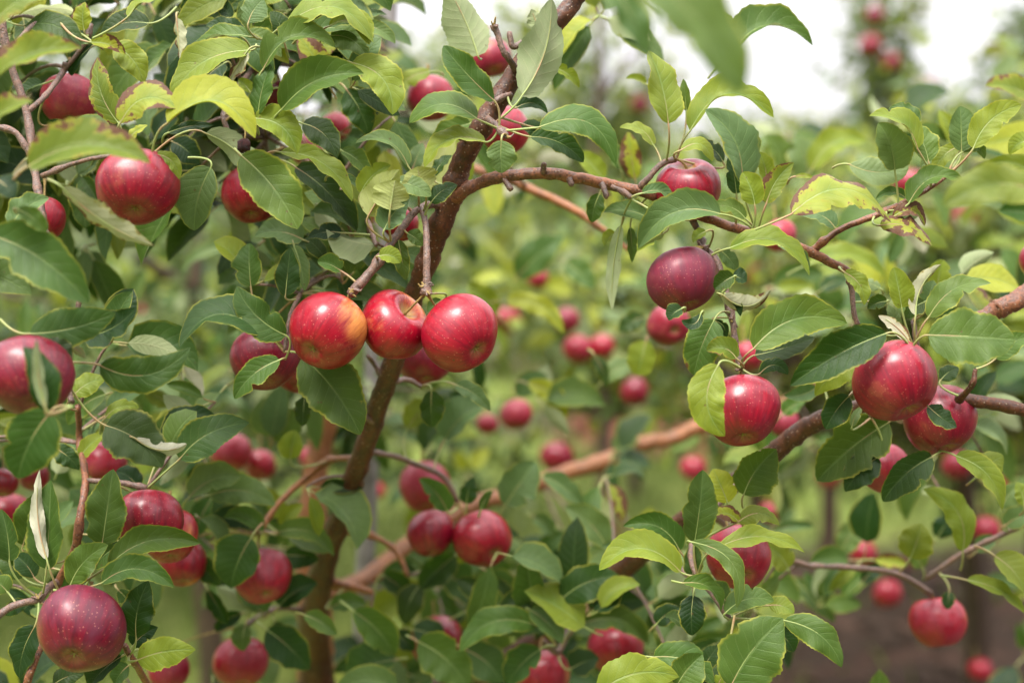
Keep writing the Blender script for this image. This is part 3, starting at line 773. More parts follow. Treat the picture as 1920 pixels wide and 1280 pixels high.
# ------------------------------------------------------------------ leaves
# one row per leaf: base x y, tip x y, width, look, then p = stalk origin, s = arch, r = roll, D = distance, f = fold
LEAF_ROWS = '''
@0 0
-60 480 455 268 200 gb s=.06 r=35 D=1.16
-30 130 340 -25 150 gb s=.1 r=30 D=1.17
-60 700 185 568 150 gb s=.1 r=30 D=1.14
160 930 840 912 270 gb s=.12 r=32 D=1.13 p=60,1035
240 470 118 545 90 d D=1.42
470 172 475 12 120 yb r=20 D=1.40 p=490,205
130 110 150 292 120 m D=1.46
262 130 185 245 70 b D=1.42 r=120
392 110 288 245 115 y D=1.44
712 98 1025 -8 120 y r=50 s=.14 D=1.34 p=520,215
832 132 562 190 135 d r=-25 D=1.40 p=985,40
508 238 700 305 95 yb D=1.36
635 255 802 466 150 y s=.12 D=1.38 p=520,240
660 685 545 318 150 gb s=.08 r=20 D=1.35 p=700,780
500 240 372 236 60 p D=1.38
512 262 398 425 110 d D=1.42
672 688 1003 608 185 yb s=.28 r=28 D=1.28 p=740,780
932 690 1425 772 190 Y s=.27 r=48 D=1.27 p=850,845
1402 282 955 552 200 y s=-.1 r=-30 D=1.34 p=1430,250
1402 208 1060 292 95 g r=-48 s=-.12 D=1.36
1382 286 1246 492 75 pb r=140 D=1.33
1255 352 1085 535 150 d D=1.42
1470 388 1872 268 175 g s=.24 r=32 D=1.34 p=1440,640
1572 612 2032 412 250 g s=.12 r=12 D=1.33
1602 138 2085 240 150 y s=.25 r=42 D=1.35
1722 190 2120 345 150 p s=.2 r=30 D=1.38
1385 132 1472 -6 150 p D=1.35 p=1440,220
1372 202 1148 140 110 d r=-20 D=1.42
1332 200 1190 188 66 m r=-30 D=1.38
1582 222 1508 66 110 d D=1.40
985 100 1002 332 82 pb r=150 D=1.40
1082 -5 1068 112 140 d D=1.45
1400 520 1330 445 70 y D=1.38
1440 642 1512 358 130 g r=30 D=1.34
1478 602 1658 776 110 g D=1.40
1418 662 1658 862 170 y s=.18 r=20 D=1.34 p=1400,640
1688 690 1882 884 150 d s=.15 D=1.38
1345 868 1662 1278 265 g s=.06 r=8 D=1.31 p=1310,830
1178 935 1085 1288 235 p r=-5 f=.55 D=1.33 p=1050,880
1148 745 1425 1104 150 p s=.15 r=160 D=1.36 p=860,855
345 1045 862 1372 130 pb s=-.12 r=142 D=1.19
502 962 478 1275 185 d D=1.48
602 762 438 658 115 g D=1.40
722 772 824 700 60 Y D=1.34
872 862 1000 1002 75 y s=.2 D=1.29
940 742 1192 700 62 d D=1.40
960 790 1110 915 150 d D=1.46
250 702 445 752 85 d D=1.40
1565 850 1965 1125 115 y s=.14 r=35 D=1.38
1650 935 1992 1292 170 d D=1.43
-20 1000 84 1104 130 d D=1.14
142 892 46 1012 52 pb r=150 D=1.2
100 1170 262 1294 100 g D=1.15
60 1262 275 1105 160 p D=1.28
@640 0
-70 150 155 252 120 y s=.3 r=40 D=1.36
92 100 255 84 60 p D=1.44
118 140 302 246 92 p s=.1 D=1.42
-62 200 146 328 150 g s=.15 D=1.38
58 352 286 642 190 y s=.2 r=18 D=1.37
28 500 155 762 170 d D=1.46
498 402 288 582 90 y r=-20 s=-.15 D=1.58
762 312 592 -70 265 p r=172 D=1.42 p=780,330
852 562 570 255 165 m r=-18 s=.06 D=1.34 p=890,735
1012 530 1172 -10 225 p r=152 s=-.12 f=.5 D=1.35 p=888,722
1102 162 1060 52 92 p r=150 D=1.40
756 664 380 686 150 g s=-.2 r=-50 D=1.34 p=885,748
978 602 1152 632 68 d s=.2 D=1.37
1112 722 1000 700 95 d D=1.40 p=905,745
1104 712 1532 922 170 g s=.26 r=28 D=1.335 p=895,742
1055 765 1352 906 130 d s=.1 r=18 D=1.36 p=940,770
893 784 896 966 165 p r=0 D=1.325 p=893,745
806 794 464 936 110 y s=-.2 r=-50 D=1.35
722 690 492 856 125 g r=-20 D=1.44
372 928 78 800 92 p s=-.24 r=-45 D=1.36
462 1052 425 930 195 Y r=150 f=.2 D=1.36 p=455,1130
108 1080 276 922 112 y D=1.37 
150 1205 325 945 175 Y r=165 D=1.35 p=150,1280
272 1172 300 1005 205 Y r=165 D=1.34 p=235,1280
290 1012 502 1096 112 p r=25 D=1.36
500 1132 648 1032 102 d r=30 D=1.37
520 984 618 868 72 d D=1.42
-50 982 122 1052 55 p D=1.38
240 1282 372 1120 155 p D=1.35
2 842 162 1002 112 g D=1.42
398 942 455 798 100 p D=1.5
1190 380 1326 492 82 y s=.1 D=1.43
1555 -230 2236 530 360 g r=16 s=.06 D=0.80
1462 -160 1712 314 190 g r=14 D=0.92
1825 692 1714 282 200 y r=-35 f=.5 D=1.36 p=1810,880
1742 812 1552 712 72 y s=-.2 r=-40 D=1.40 p=1762,892
1700 470 1588 440 66 y D=1.5
1462 1000 1315 850 120 y D=1.62
1560 950 1470 800 100 g D=1.6
1640 1000 1602 735 115 yb D=1.6
1442 1082 1400 1242 105 d D=1.43
1742 1235 1464 1184 130 p s=-.1 r=-20 D=1.40 p=1770,1180
1678 1080 1862 1142 76 p s=.2 D=1.37
@1280 0
262 310 727 258 170 g s=.28 r=42 D=1.45
250 175 215 70 80 p D=1.5
42 732 508 658 150 y s=.32 r=48 D=1.38 p=-10,800
330 1025 124 612 205 p s=-.12 r=-30 f=.5 D=1.36 p=385,1180
402 852 358 738 82 p D=1.42
300 1082 258 862 112 d D=1.39
470 1012 428 848 92 y D=1.42
20 620 4 440 60 g D=1.4
-10 840 165 902 76 y s=.35 r=45 D=1.36 p=-30,905
225 905 50 820 95 d s=-.15 D=1.40
402 1142 332 962 165 y r=10 f=.5 D=1.34 p=390,1280
468 1135 622 908 122 gb s=.1 D=1.37 p=395,1260
628 986 738 996 28 y D=1.42
606 1196 1166 1242 190 yb s=.24 r=50 D=1.32 p=405,1282
930 918 1262 922 160 w s=-.14 r=20 D=1.40
1183 946 1092 686 225 p r=5 D=1.37 p=1165,1140
1310 832 1040 648 130 y s=-.16 r=-45 D=1.35 p=1370,905
1312 702 1148 612 64 g s=-.2 r=-40 D=1.38
1372 904 1282 702 150 g r=-10 D=1.365 p=1385,1010
1556 846 1548 592 190 p r=0 D=1.38 p=1495,985
1622 830 1892 588 150 y s=.14 r=15 D=1.36 p=1495,990
1562 850 1684 888 70 g s=.4 D=1.38
1540 820 1402 960 90 o D=1.40
1482 850 1328 932 90 w D=1.41
1264 1135 1572 1014 115 g s=.2 r=45 D=1.36 p=1140,1200
1252 1112 1076 1112 62 g s=-.2 D=1.39
2010 1085 1452 1150 225 o s=-.12 r=-25 D=1.08
2050 1230 1760 1180 180 m r=-10 D=1.12
1965 565 1688 478 132 gb s=-.1 r=-25 D=1.17
1990 1060 1685 915 100 y s=-.2 D=1.2
1960 800 1824 866 90 y s=-.2 r=-30 D=1.3
1172 1212 1350 1262 84 b s=.3 D=1.36
1200 1250 1332 1190 70 w D=1.40
850 1272 648 1202 112 p s=-.15 D=1.40 p=900,1260
350 1222 148 1160 95 g s=-.15 D=1.37 p=380,1270
212 1196 -248 1385 200 p s=-.2 r=-20 D=1.345 p=390,1275
560 960 460 750 150 g D=1.9
700 1000 640 760 190 p D=1.9
720 950 1032 790 150 y s=.2 r=30 D=1.85
@0 430
-60 30 497 412 300 g r=8 s=.08 D=1.17
162 582 645 464 212 m s=-.06 r=5 D=1.23 p=0,500
478 595 755 440 205 d r=20 s=-.12 D=1.27
556 756 1064 656 200 m s=-.2 r=-5 D=1.25 p=400,742
262 618 390 748 102 d D=1.22
370 640 478 715 60 pb r=150 D=1.25
252 1012 130 655 150 d s=-.1 r=-30 D=1.12 p=400,985
255 1000 205 612 62 p r=160 s=.04 D=1.11 p=400,985
288 1012 100 1392 285 m r=10 D=1.16 p=405,988
408 930 592 832 125 y s=.1 D=1.40
588 1094 905 1330 262 d s=.1 D=1.31 p=420,960
755 1165 1042 1195 95 w s=-.2 r=170 D=1.30
1002 1282 1392 1078 212 m s=.1 r=15 D=1.40 p=850,1480
928 1200 1202 1040 135 d s=.2 D=1.44
605 1010 790 910 110 p D=1.5
590 920 380 1090 140 m D=1.5
580 1050 452 1202 110 p D=1.48
588 1052 778 992 82 y s=.15 D=1.42 p=560,1140
745 1165 822 1098 72 p D=1.45
450 1270 590 1140 100 y D=1.45
950 980 800 905 84 o D=1.65
1400 320 1392 78 175 g r=10 D=1.40 p=1590,740
1592 372 1622 98 145 d r=-10 D=1.38 p=1650,390
1598 592 1322 318 192 m r=-8 s=.1 D=1.345 p=1590,725
1472 576 1002 658 175 m s=-.24 r=-52 D=1.34 p=1578,655
1562 728 1308 946 150 g s=-.08 r=-15 D=1.335 p=1592,722
1690 58 1420 40 155 p D=1.44
1640 90 1700 345 90 p D=1.43
1902 232 1772 180 110 g D=1.38
1905 20 1715 50 100 d D=1.42
1688 708 2012 1146 300 m r=6 D=1.40 p=1590,715
1702 928 1688 1098 92 d D=1.5
1620 1280 1650 1120 130 y D=1.65
905 700 790 610 90 y D=1.8
1330 102 1010 252 105 w s=-.1 D=2.1
@640 430
368 22 456 92 84 g D=1.37
212 150 330 188 100 y s=.15 D=1.345 p=180,105
318 58 362 284 92 m r=0 D=1.37
560 395 482 462 66 g D=1.40
502 898 508 1104 145 d D=1.53
638 868 832 1012 95 p D=1.52
370 1110 500 950 130 y D=1.7
980 270 1240 40 170 g D=2.1
1702 620 1655 818 172 y D=1.75
1410 700 1480 884 70 d D=1.8
1700 490 1548 570 110 d D=1.85
580 1170 800 985 190 p D=1.72
920 400 1242 585 110 Y s=.2 D=1.9
1040 860 1244 1078 110 Y s=.2 D=1.9
1460 850 1700 745 110 p D=1.9
1562 -25 1512 448 74 p r=155 s=-.05 D=1.40
1612 -10 1622 184 60 g D=1.42
1800 22 1650 122 92 y D=1.36
1900 442 1828 508 92 d D=1.31
1530 20 1468 92 66 y D=1.42
870 470 700 300 150 y D=2.0
1250 180 1410 330 130 g D=2.1
@1280 430
262 106 708 260 122 y s=.22 r=42 D=1.345 p=165,142
540 95 702 225 74 p s=.1 D=1.36
286 262 178 335 122 d r=-10 D=1.32 p=220,355
280 262 356 292 92 d D=1.33
208 114 306 228 82 p D=1.40
224 366 492 335 116 pb s=-.32 r=150 D=1.35
250 372 322 484 66 d D=1.36
395 666 918 525 235 g s=.18 r=12 D=1.33 p=345,780
402 702 735 602 125 d s=-.06 D=1.37 p=345,785
1138 580 598 872 240 d s=-.04 r=-10 D=1.30 p=1265,650
985 720 738 930 155 o s=-.1 D=1.36
1368 590 1858 616 292 g s=.0 r=14 D=1.29 p=1290,645
1372 492 1722 300 132 g s=.14 r=35 D=1.36 p=1290,650
1222 438 1178 212 162 y D=1.36 p=1285,650
1300 480 1444 194 92 pb r=145 D=1.35 p=1300,650
1370 412 1400 284 112 p D=1.40
1420 330 1450 168 140 y D=1.52
900 238 1012 424 92 y s=.15 D=1.35
1140 402 1032 445 84 d D=1.37
1350 405 1245 500 95 d D=1.39
1262 622 1092 482 74 pb r=150 s=-.1 D=1.35 p=1290,650
1200 560 1145 420 72 pb D=1.38
1745 722 1952 598 122 g D=1.38
1440 840 1540 770 90 d D=1.40
430 806 588 810 74 d s=.3 r=30 D=1.36 p=350,785
176 506 62 814 205 g s=-.04 D=1.355 p=205,450
172 508 225 620 50 d s=.3 D=1.38
300 720 134 678 132 gb s=-.2 D=1.335 p=330,760
200 755 236 1154 190 y s=-.2 r=-15 D=1.275 p=320,770
928 930 798 1115 155 d D=1.38
1368 985 1530 1102 112 d s=-.05 D=1.325 p=1340,960
1152 1075 750 1402 300 m r=-8 D=1.44 p=1240,1030
945 1100 1000 990 50 w D=1.42
748 880 566 930 112 p s=.1 D=1.5
560 1030 690 950 90 g D=1.7
700 200 1132 262 100 y s=.2 D=1.75
770 340 920 275 90 d D=1.8
102 468 -6 505 66 d s=.4 D=1.33
130 12 58 74 62 y D=1.37
1100 -20 1392 92 112 yb s=.12 r=35 D=1.355
1100 330 1000 290 70 w D=1.5
@0 850
300 -30 442 92 110 d D=1.43
570 502 632 86 240 m r=-4 D=1.35 p=475,745
258 645 285 148 240 m r=12 f=.5 D=1.36 p=230,760
262 592 222 88 70 w r=150 s=.06 D=1.34
128 512 268 208 172 m D=1.41
52 596 6 308 172 m r=-10 D=1.36 p=205,800
190 690 88 568 122 d D=1.40
130 690 -20 570 130 d D=1.42
40 770 -40 700 100 g D=1.38
256 582 122 528 62 y r=-40 s=-.2 D=1.36
394 732 604 508 165 g s=.1 r=10 D=1.34 p=300,760
568 722 972 746 135 g s=.2 r=32 D=1.32 p=485,748
608 626 1118 500 175 m s=.14 r=22 D=1.34 p=430,745
652 520 520 640 120 m D=1.39
760 1026 830 708 182 d r=5 D=1.345 p=738,1145
742 1072 882 968 112 d D=1.38 p=730,1130
766 1152 1092 1092 172 y s=.06 r=10 D=1.33 p=745,1165
196 960 108 1254 155 d r=-10 s=-.06 D=1.37 p=235,870
165 830 28 900 82 d D=1.40
680 1130 498 1305 182 d D=1.36
300 1290 470 1228 110 d D=1.40
720 1180 640 1290 120 d D=1.42
660 760 760 890 90 d D=1.45
772 192 648 98 112 d D=1.46
1060 240 1345 128 185 p s=.1 D=1.56
1168 232 1538 292 160 p s=.14 r=20 D=1.60
1402 468 1288 752 255 m r=-5 D=1.58
1548 440 1864 574 115 g s=.2 r=30 D=1.63
1592 570 1780 590 130 d D=1.7
1560 850 1772 720 190 d D=1.66
1488 980 1728 1204 195 d D=1.66
1372 950 1358 1100 115 m D=1.66
1160 760 1270 950 110 d D=1.66
1350 890 1200 990 110 d D=1.7
1060 590 1225 740 130 m D=1.62
1325 300 1420 450 110 d D=1.66
1180 250 1080 480 150 m D=1.66
1700 900 1880 1010 110 g D=1.6
900 560 1010 720 110 d D=1.62
@640 850
592 322 432 138 125 g D=1.64 p=650,300
700 282 742 132 94 d D=1.66
780 310 845 210 60 d D=1.62
918 285 1085 45 225 p r=-5 D=1.76
1120 128 1348 304 115 p D=1.76
1482 524 1248 296 165 p r=-8 D=1.72
1360 400 1530 260 120 p D=1.9
1070 350 1180 460 110 p D=1.9
1062 882 1025 568 190 g r=4 D=1.62
1228 812 1554 684 195 m s=.1 r=12 D=1.60 p=1120,870
638 568 440 752 195 d D=1.76
240 680 392 830 150 d D=1.78
440 730 356 955 145 d D=1.76
560 660 830 850 200 m D=1.78
700 880 1035 820 130 m D=1.76
815 660 985 880 160 m D=1.78
68 878 294 1120 215 g D=1.66
1092 960 662 1104 145 g s=-.2 r=-30 D=1.60 p=1190,1060
1052 870 1232 1058 160 p f=.5 D=1.60 p=1200,1070
1112 1090 928 1294 175 m D=1.62 p=1190,1070
400 980 590 1060 130 d D=1.74
428 1048 706 1304 245 g D=1.66
690 1090 900 1280 195 m D=1.70
1280 1200 1440 1140 150 d D=1.66
1345 950 1714 1062 155 m s=.2 r=20 D=1.68 p=1270,1085
1438 1330 1885 1245 210 y s=.14 r=15 D=1.34
1742 1135 2080 1290 170 g s=.15 r=20 D=1.38
1892 660 1438 652 145 y s=-.24 r=-45 D=1.40 p=1990,720
1888 542 1572 405 155 m s=-.2 r=-22 D=1.42 p=1990,700
1620 560 1450 520 80 p D=1.7
1900 960 1804 908 90 p D=1.45
1760 950 1890 860 100 d D=1.5
300 1150 40 1285 220 m D=1.70
100 1270 320 1075 140 d D=1.74
-60 860 140 840 110 g D=1.74
300 1000 410 1100 110 d D=1.76
560 620 660 480 110 m D=1.8
@1280 850
66 490 112 90 212 m r=-6 D=1.38 p=62,700
250 275 168 86 155 Y r=10 D=1.40 p=260,310
340 230 524 -25 250 m r=6 D=1.40 p=335,300
1092 18 906 212 155 d D=1.44
1392 18 1118 268 205 d r=-6 D=1.42
312 380 162 350 86 yb s=-.2 D=1.40
310 382 542 402 92 o s=.24 r=30 D=1.40
205 520 682 552 92 y s=.13 r=42 D=1.365 p=130,650
44 492 302 862 98 g s=.26 r=20 D=1.35 p=30,500
56 690 62 478 112 d D=1.42 p=90,700
0 722 212 882 86 g s=.22 r=40 D=1.36 p=-60,710
60 790 54 1014 145 d r=-8 D=1.37 p=40,720
240 830 135 728 110 m D=1.42
268 1298 562 918 335 g r=8 D=1.33 p=290,900
565 930 888 1192 155 g s=.14 r=12 D=1.36 p=540,920
238 890 510 824 110 g s=.15 r=35 D=1.37
480 846 622 892 92 y D=1.39
520 985 620 1106 110 d D=1.40
-30 1290 112 1120 215 g D=1.36
120 1190 200 1070 100 d D=1.42
330 1300 470 1216 110 y D=1.37
200 1290 240 1220 70 y D=1.38
590 640 470 510 140 y D=1.6
500 440 735 410 70 p D=1.9
880 560 1010 355 130 p D=1.9
1270 582 1332 388 200 o D=1.60 p=1210,660
1562 545 1342 198 160 y s=-.2 D=1.56
1522 12 1782 316 135 y s=.14 r=25 D=1.42
1650 120 1790 10 140 y D=1.46
1782 300 1880 165 120 p D=1.6
1905 290 1862 160 90 y D=1.5
1740 570 1920 800 175 o D=1.52
1586 706 1915 895 76 y s=.1 D=1.52
1800 400 1960 330 120 p D=1.6
1488 770 1480 868 74 d D=1.64
1640 545 1745 478 100 p D=1.7
620 700 850 940 130 m D=2.0
560 740 730 850 120 w D=2.0
1420 470 1500 340 120 d D=1.8
900 800 1090 640 110 g D=1.9
1340 640 1240 480 110 g D=1.75
1000 720 1130 620 90 d D=1.8
'''


def parse_leaves():
    out = []
    ox = oy = 0
    k = 640 / 1905
    for ln in LEAF_ROWS.strip().splitlines():
        w = ln.split()
        if w[0].startswith('@'):
            ox, oy = int(w[0][1:]), int(w[1]); continue
        bx, by, tx, ty, wd = map(float, w[:5])
        d = dict(b=(ox + bx * k, oy + by * k), t=(ox + tx * k, oy + ty * k), w=wd * k, c=w[5], p=None, s=None, r=None, D=1.38, f=None)
        for z in w[6:]:
            key, val = z.split('=')
            if key == 'p':
                a, c = val.split(','); d['p'] = (ox + float(a) * k, oy + float(c) * k)
            else:
                d[key] = float(val)
        out.append(d)
    return out


def leaf_geometry(mb, d, idx, hi=True):
    rs = random.Random(idx * 13 + 5)
    D = d['D']
    b, t = np.array(d['b']), np.array(d['t'])
    v = t - b
    Lp = np.hypot(*v)
    L = Lp * D / FPX
    dirx = v[0] / (Lp + 1e-6)
    roll = d['r'] if d['r'] is not None else (24 * dirx + rs.uniform(-16, 16))
    sag = d['s'] if d['s'] is not None else (0.09 * dirx + rs.uniform(-.04, .04))
    left = np.array([v[1], -v[0]]) / (Lp + 1e-6)          # left of the base-to-tip direction, y down
    m = (b + t) / 2 + left * sag * Lp
    dz = rs.uniform(-0.22, 0.26) * L
    B, T, Mi = at(b[0], b[1], D), at(t[0], t[1], D + dz), at(m[0], m[1], D + dz * 0.5)
    tc = -FW
    lw = RT * left[0] - UP * left[1]
    n0 = unit(math.cos(R(roll)) * tc + math.sin(R(roll)) * lw)
    Mi = Mi + n0 * L * rs.uniform(0.02, 0.09)
    W = d['w'] * D / FPX * 1.07 / max(0.62, abs(math.cos(R(roll))))
    fold = d['f'] if d['f'] is not None else rs.uniform(0.14, 0.58)
    tint = tint_of(d['c'], rs)
    V, F, UV = blade(B, Mi, T, W, n0, fold=fold, wave=rs.uniform(0.014, 0.050), NU=8 if hi else 4, NV=28 if hi else 7,
                     serr=0.024 if hi else 0.0, twist=rs.uniform(-.5, .5), curl=rs.uniform(-.3, .25), seed=idx)
    mb.add(V, F, UV, tint, 0)
    # stalk
    if d['p'] is not None:
        P = at(d['p'][0], d['p'][1], D + 0.012)
        q, dist = nearest_wood(P, 0.06)
        if q is not None and dist < 0.03: P = q
    else:
        q, dist = nearest_wood(B, 0.055)
        if q is not None and dist > 0.008:
            P = q
        else:
            P = B - unit(Mi - B) * L * rs.uniform(.22, .36) + np.array([0, 0.015, -0.006])
    out = unit(Mi - B)
    ctrl = B - out * np.linalg.norm(B - P) * 0.38
    s = np.linspace(0, 1, 9 if hi else 4)[:, None]
    C = (1 - s) ** 2 * P + 2 * s * (1 - s) * ctrl + s ** 2 * B
    # the stalk runs on under the blade as the midrib
    nrib = 9 if hi else 0
    if nrib:
        c2 = 2 * Mi - 0.5 * (B + T)
        s2 = np.linspace(0.05, 0.8, nrib)[:, None]
        rib = (1 - s2) ** 2 * B + 2 * s2 * (1 - s2) * c2 + s2 ** 2 * T
        C = np.vstack([C, rib - n0 * 0.0004])
    rad = np.r_[np.linspace(0.00125, 0.00095, 9 if hi else 4), np.linspace(0.0008, 0.0003, nrib)]
    V, F = tube(C, rad * (1 if D < 1.5 else 1.1), 5 if hi else 4, cap=False)
    mb.add(V, F, None, tint, 1)
    return P


ROWS = parse_leaves()
ROWS_SORT = sorted(range(len(ROWS)), key=lambda i: -ROWS[i]['w'] * np.hypot(ROWS[i]['t'][0] - ROWS[i]['b'][0], ROWS[i]['t'][1] - ROWS[i]['b'][1]))
SINGLE = set(ROWS_SORT[:299])
folmb = MB()
for i, d in enumerate(ROWS):
    if i in SINGLE:
        mb = MB()
        leaf_geometry(mb, d, i)
        o = link('leaf', mb.mesh('leaf', [M_LEAF, M_STALK], TLOC), TREE)
    else:
        leaf_geometry(folmb, d, i)

# ------------------------------------------------------------------ apples
APPLE_MESH = []


def apple_mesh(seed, squash=0.9, NA=48, NR=30):
    rs = random.Random(seed)
    ph = [rs.uniform(0, 6.28) for _ in range(4)]
    V = []
    th = np.linspace(0, 2 * math.pi, NA, endpoint=False)
    s = np.linspace(0, 1, NR + 1)
    taper = rs.uniform(0.03, 0.09)
    Rm = 0.0375
    for k in s:
        p = math.pi * k
        r = math.sin(p) ** 0.88
        z = math.cos(p)
        # stem cavity above, eye basin below
        zz = z * squash
        top = math.exp(-(r / 0.30) ** 2) if z > 0 else 0
        bot = math.exp(-(r / 0.24) ** 2) if z < 0 else 0
        zz -= 0.36 * top
        zz += 0.20 * bot
        rr = r * (1 + taper * z)
        lob = 1 + 0.022 * np.cos(5 * th + ph[0]) * (1 if z < 0 else .3) * min(1, r * 1.5) + 0.026 * np.cos(2 * th + ph[1]) + 0.014 * np.cos(3 * th + ph[2])
        zo = zz + 0.055 * np.cos(th + ph[3]) * r + (0.03 * np.cos(5 * th + ph[0]) * bot * 0.6 if z < 0 else 0)
        V.append(np.stack([rr * lob * np.cos(th), rr * lob * np.sin(th), zo * np.ones(NA)], 1) * Rm)
    V = np.concatenate(V)
    F = []
    for i in range(NR):
        for j in range(NA):
            a, b = i * NA + j, i * NA + (j + 1) % NA
            F.append((a, a + NA, b + NA, b))
    return mesh_from('apple', V, F, M_APPLE), squash


def calyx_mesh():
    mb = MB()
    rs = random.Random(3)
    for k in range(5):
        a = k * 2 * math.pi / 5 + rs.uniform(-.2, .2)
        out = np.array([math.cos(a), math.sin(a), 0]); side = np.array([-math.sin(a), math.cos(a), 0])
        l = rs.uniform(.0035, .0052)
        P = [out * .0012 + side * .0012, out * .0012 - side * .0012, out * l * .6 - side * .0009 + np.array([0, 0, -.0022]), out * l * .6 + side * .0009 + np.array([0, 0, -.0022]),
             out * l + np.array([0, 0, -.0012]) + side * rs.uniform(-.001, .001)]
        mb.add(np.array(P), [(0, 1, 2, 3), (3, 2, 4)])
    th = np.linspace(0, 6.283, 9)[:-1]
    V = np.concatenate([np.stack([.0018 * np.cos(th), .0018 * np.sin(th), 0 * th], 1), np.stack([.0010 * np.cos(th), .0010 * np.sin(th), 0 * th - .002], 1)])
    mb.add(V, [(j, (j + 1) % 8, 8 + (j + 1) % 8, 8 + j) for j in range(8)] + [tuple(range(8, 16))])
    return mb.mesh('calyx', M_CALYX, tints=False)


for sd_, sq in ((1, .90), (2, .86), (3, .93), (4, .88)):
    APPLE_MESH.append(apple_mesh(sd_, sq))
CALYX = calyx_mesh()


def add_apple(x, y, dia, D, label, eye=(0.12, 0.85), yel=0.1, dark=0.3, bloom=0.2, group=None, mesh=0, stem=True, pos=None, away=False, stemto=None, side=None):
    me, sq = APPLE_MESH[mesh % 4]
    o = link('apple', me)
    rad = dia / 2 * D / FPX
    sc = rad / 0.0378
    ex, ey = eye
    m2 = ex * ex + ey * ey
    if m2 > .96: ex, ey = ex / math.sqrt(m2) * .98, ey / math.sqrt(m2) * .98; m2 = .96
    dz = math.sqrt(1 - m2) * (-1 if away else 1)
    eyed = Vector(RT * ex - UP * ey - FW * dz)
    zax = -eyed
    q = zax.to_track_quat('Z', 'Y')
    P = at(x, y, D) if pos is None else np.asarray(pos)
    M = Matrix.Translation(Vector(P)) @ q.to_matrix().to_4x4() @ Matrix.Rotation(random.uniform(0, 6.28), 4, 'Z') @ Matrix.Scale(sc, 4)
    o.matrix_world = M
    o['blush_gap'] = float(yel); o['ripeness'] = float(dark); o['bloom'] = float(bloom); o['variation'] = float(random.uniform(0, 50))
    sv = Vector((0, 0, 0))
    if side is not None:
        sw = Vector(unit(RT * side[0] + UP * side[1] - FW * side[2]))
        sv = (M.to_3x3().inverted() @ sw).normalized()
    o['blush_side'] = [float(c_) for c_ in sv]
    tag(o, label, 'apple', group)
    c = link('calyx', CALYX, o)
    c.location = (0, 0, -0.0375 * (sq - 0.20) + 0.0005)
    if stem:
        base = M @ Vector((0, 0, 0.0375 * (sq - 0.36) - 0.0006))
        base = np.array(base)
        ax = np.array(zax)
        if stemto is not None:
            tgt = at(*stemto)
        else:
            tq, dist = nearest_wood(base + ax * 0.02, 0.11)
            tgt = tq if (tq is not None and np.dot(tq - base, ax) > 0.012) else base + ax * 0.026 + np.array([0, 0, 0.010])
        L_ = np.linalg.norm(tgt - base)
        s = np.linspace(0, 1, 10)[:, None]
        ctrl = base + ax * min(0.03, L_ * 0.6)
        C = (1 - s) ** 2 * base + 2 * s * (1 - s) * ctrl + s ** 2 * tgt
        V, F = tube(C, np.r_[np.linspace(.0013, .0011, 7), np.linspace(.0012, .0021, 3)], 7)
        Mi = np.array(M.inverted())
        V = V @ Mi[:3, :3].T + Mi[:3, 3]
        link('stem', mesh_from('stem', V, F, M_STEM), o)
    return o


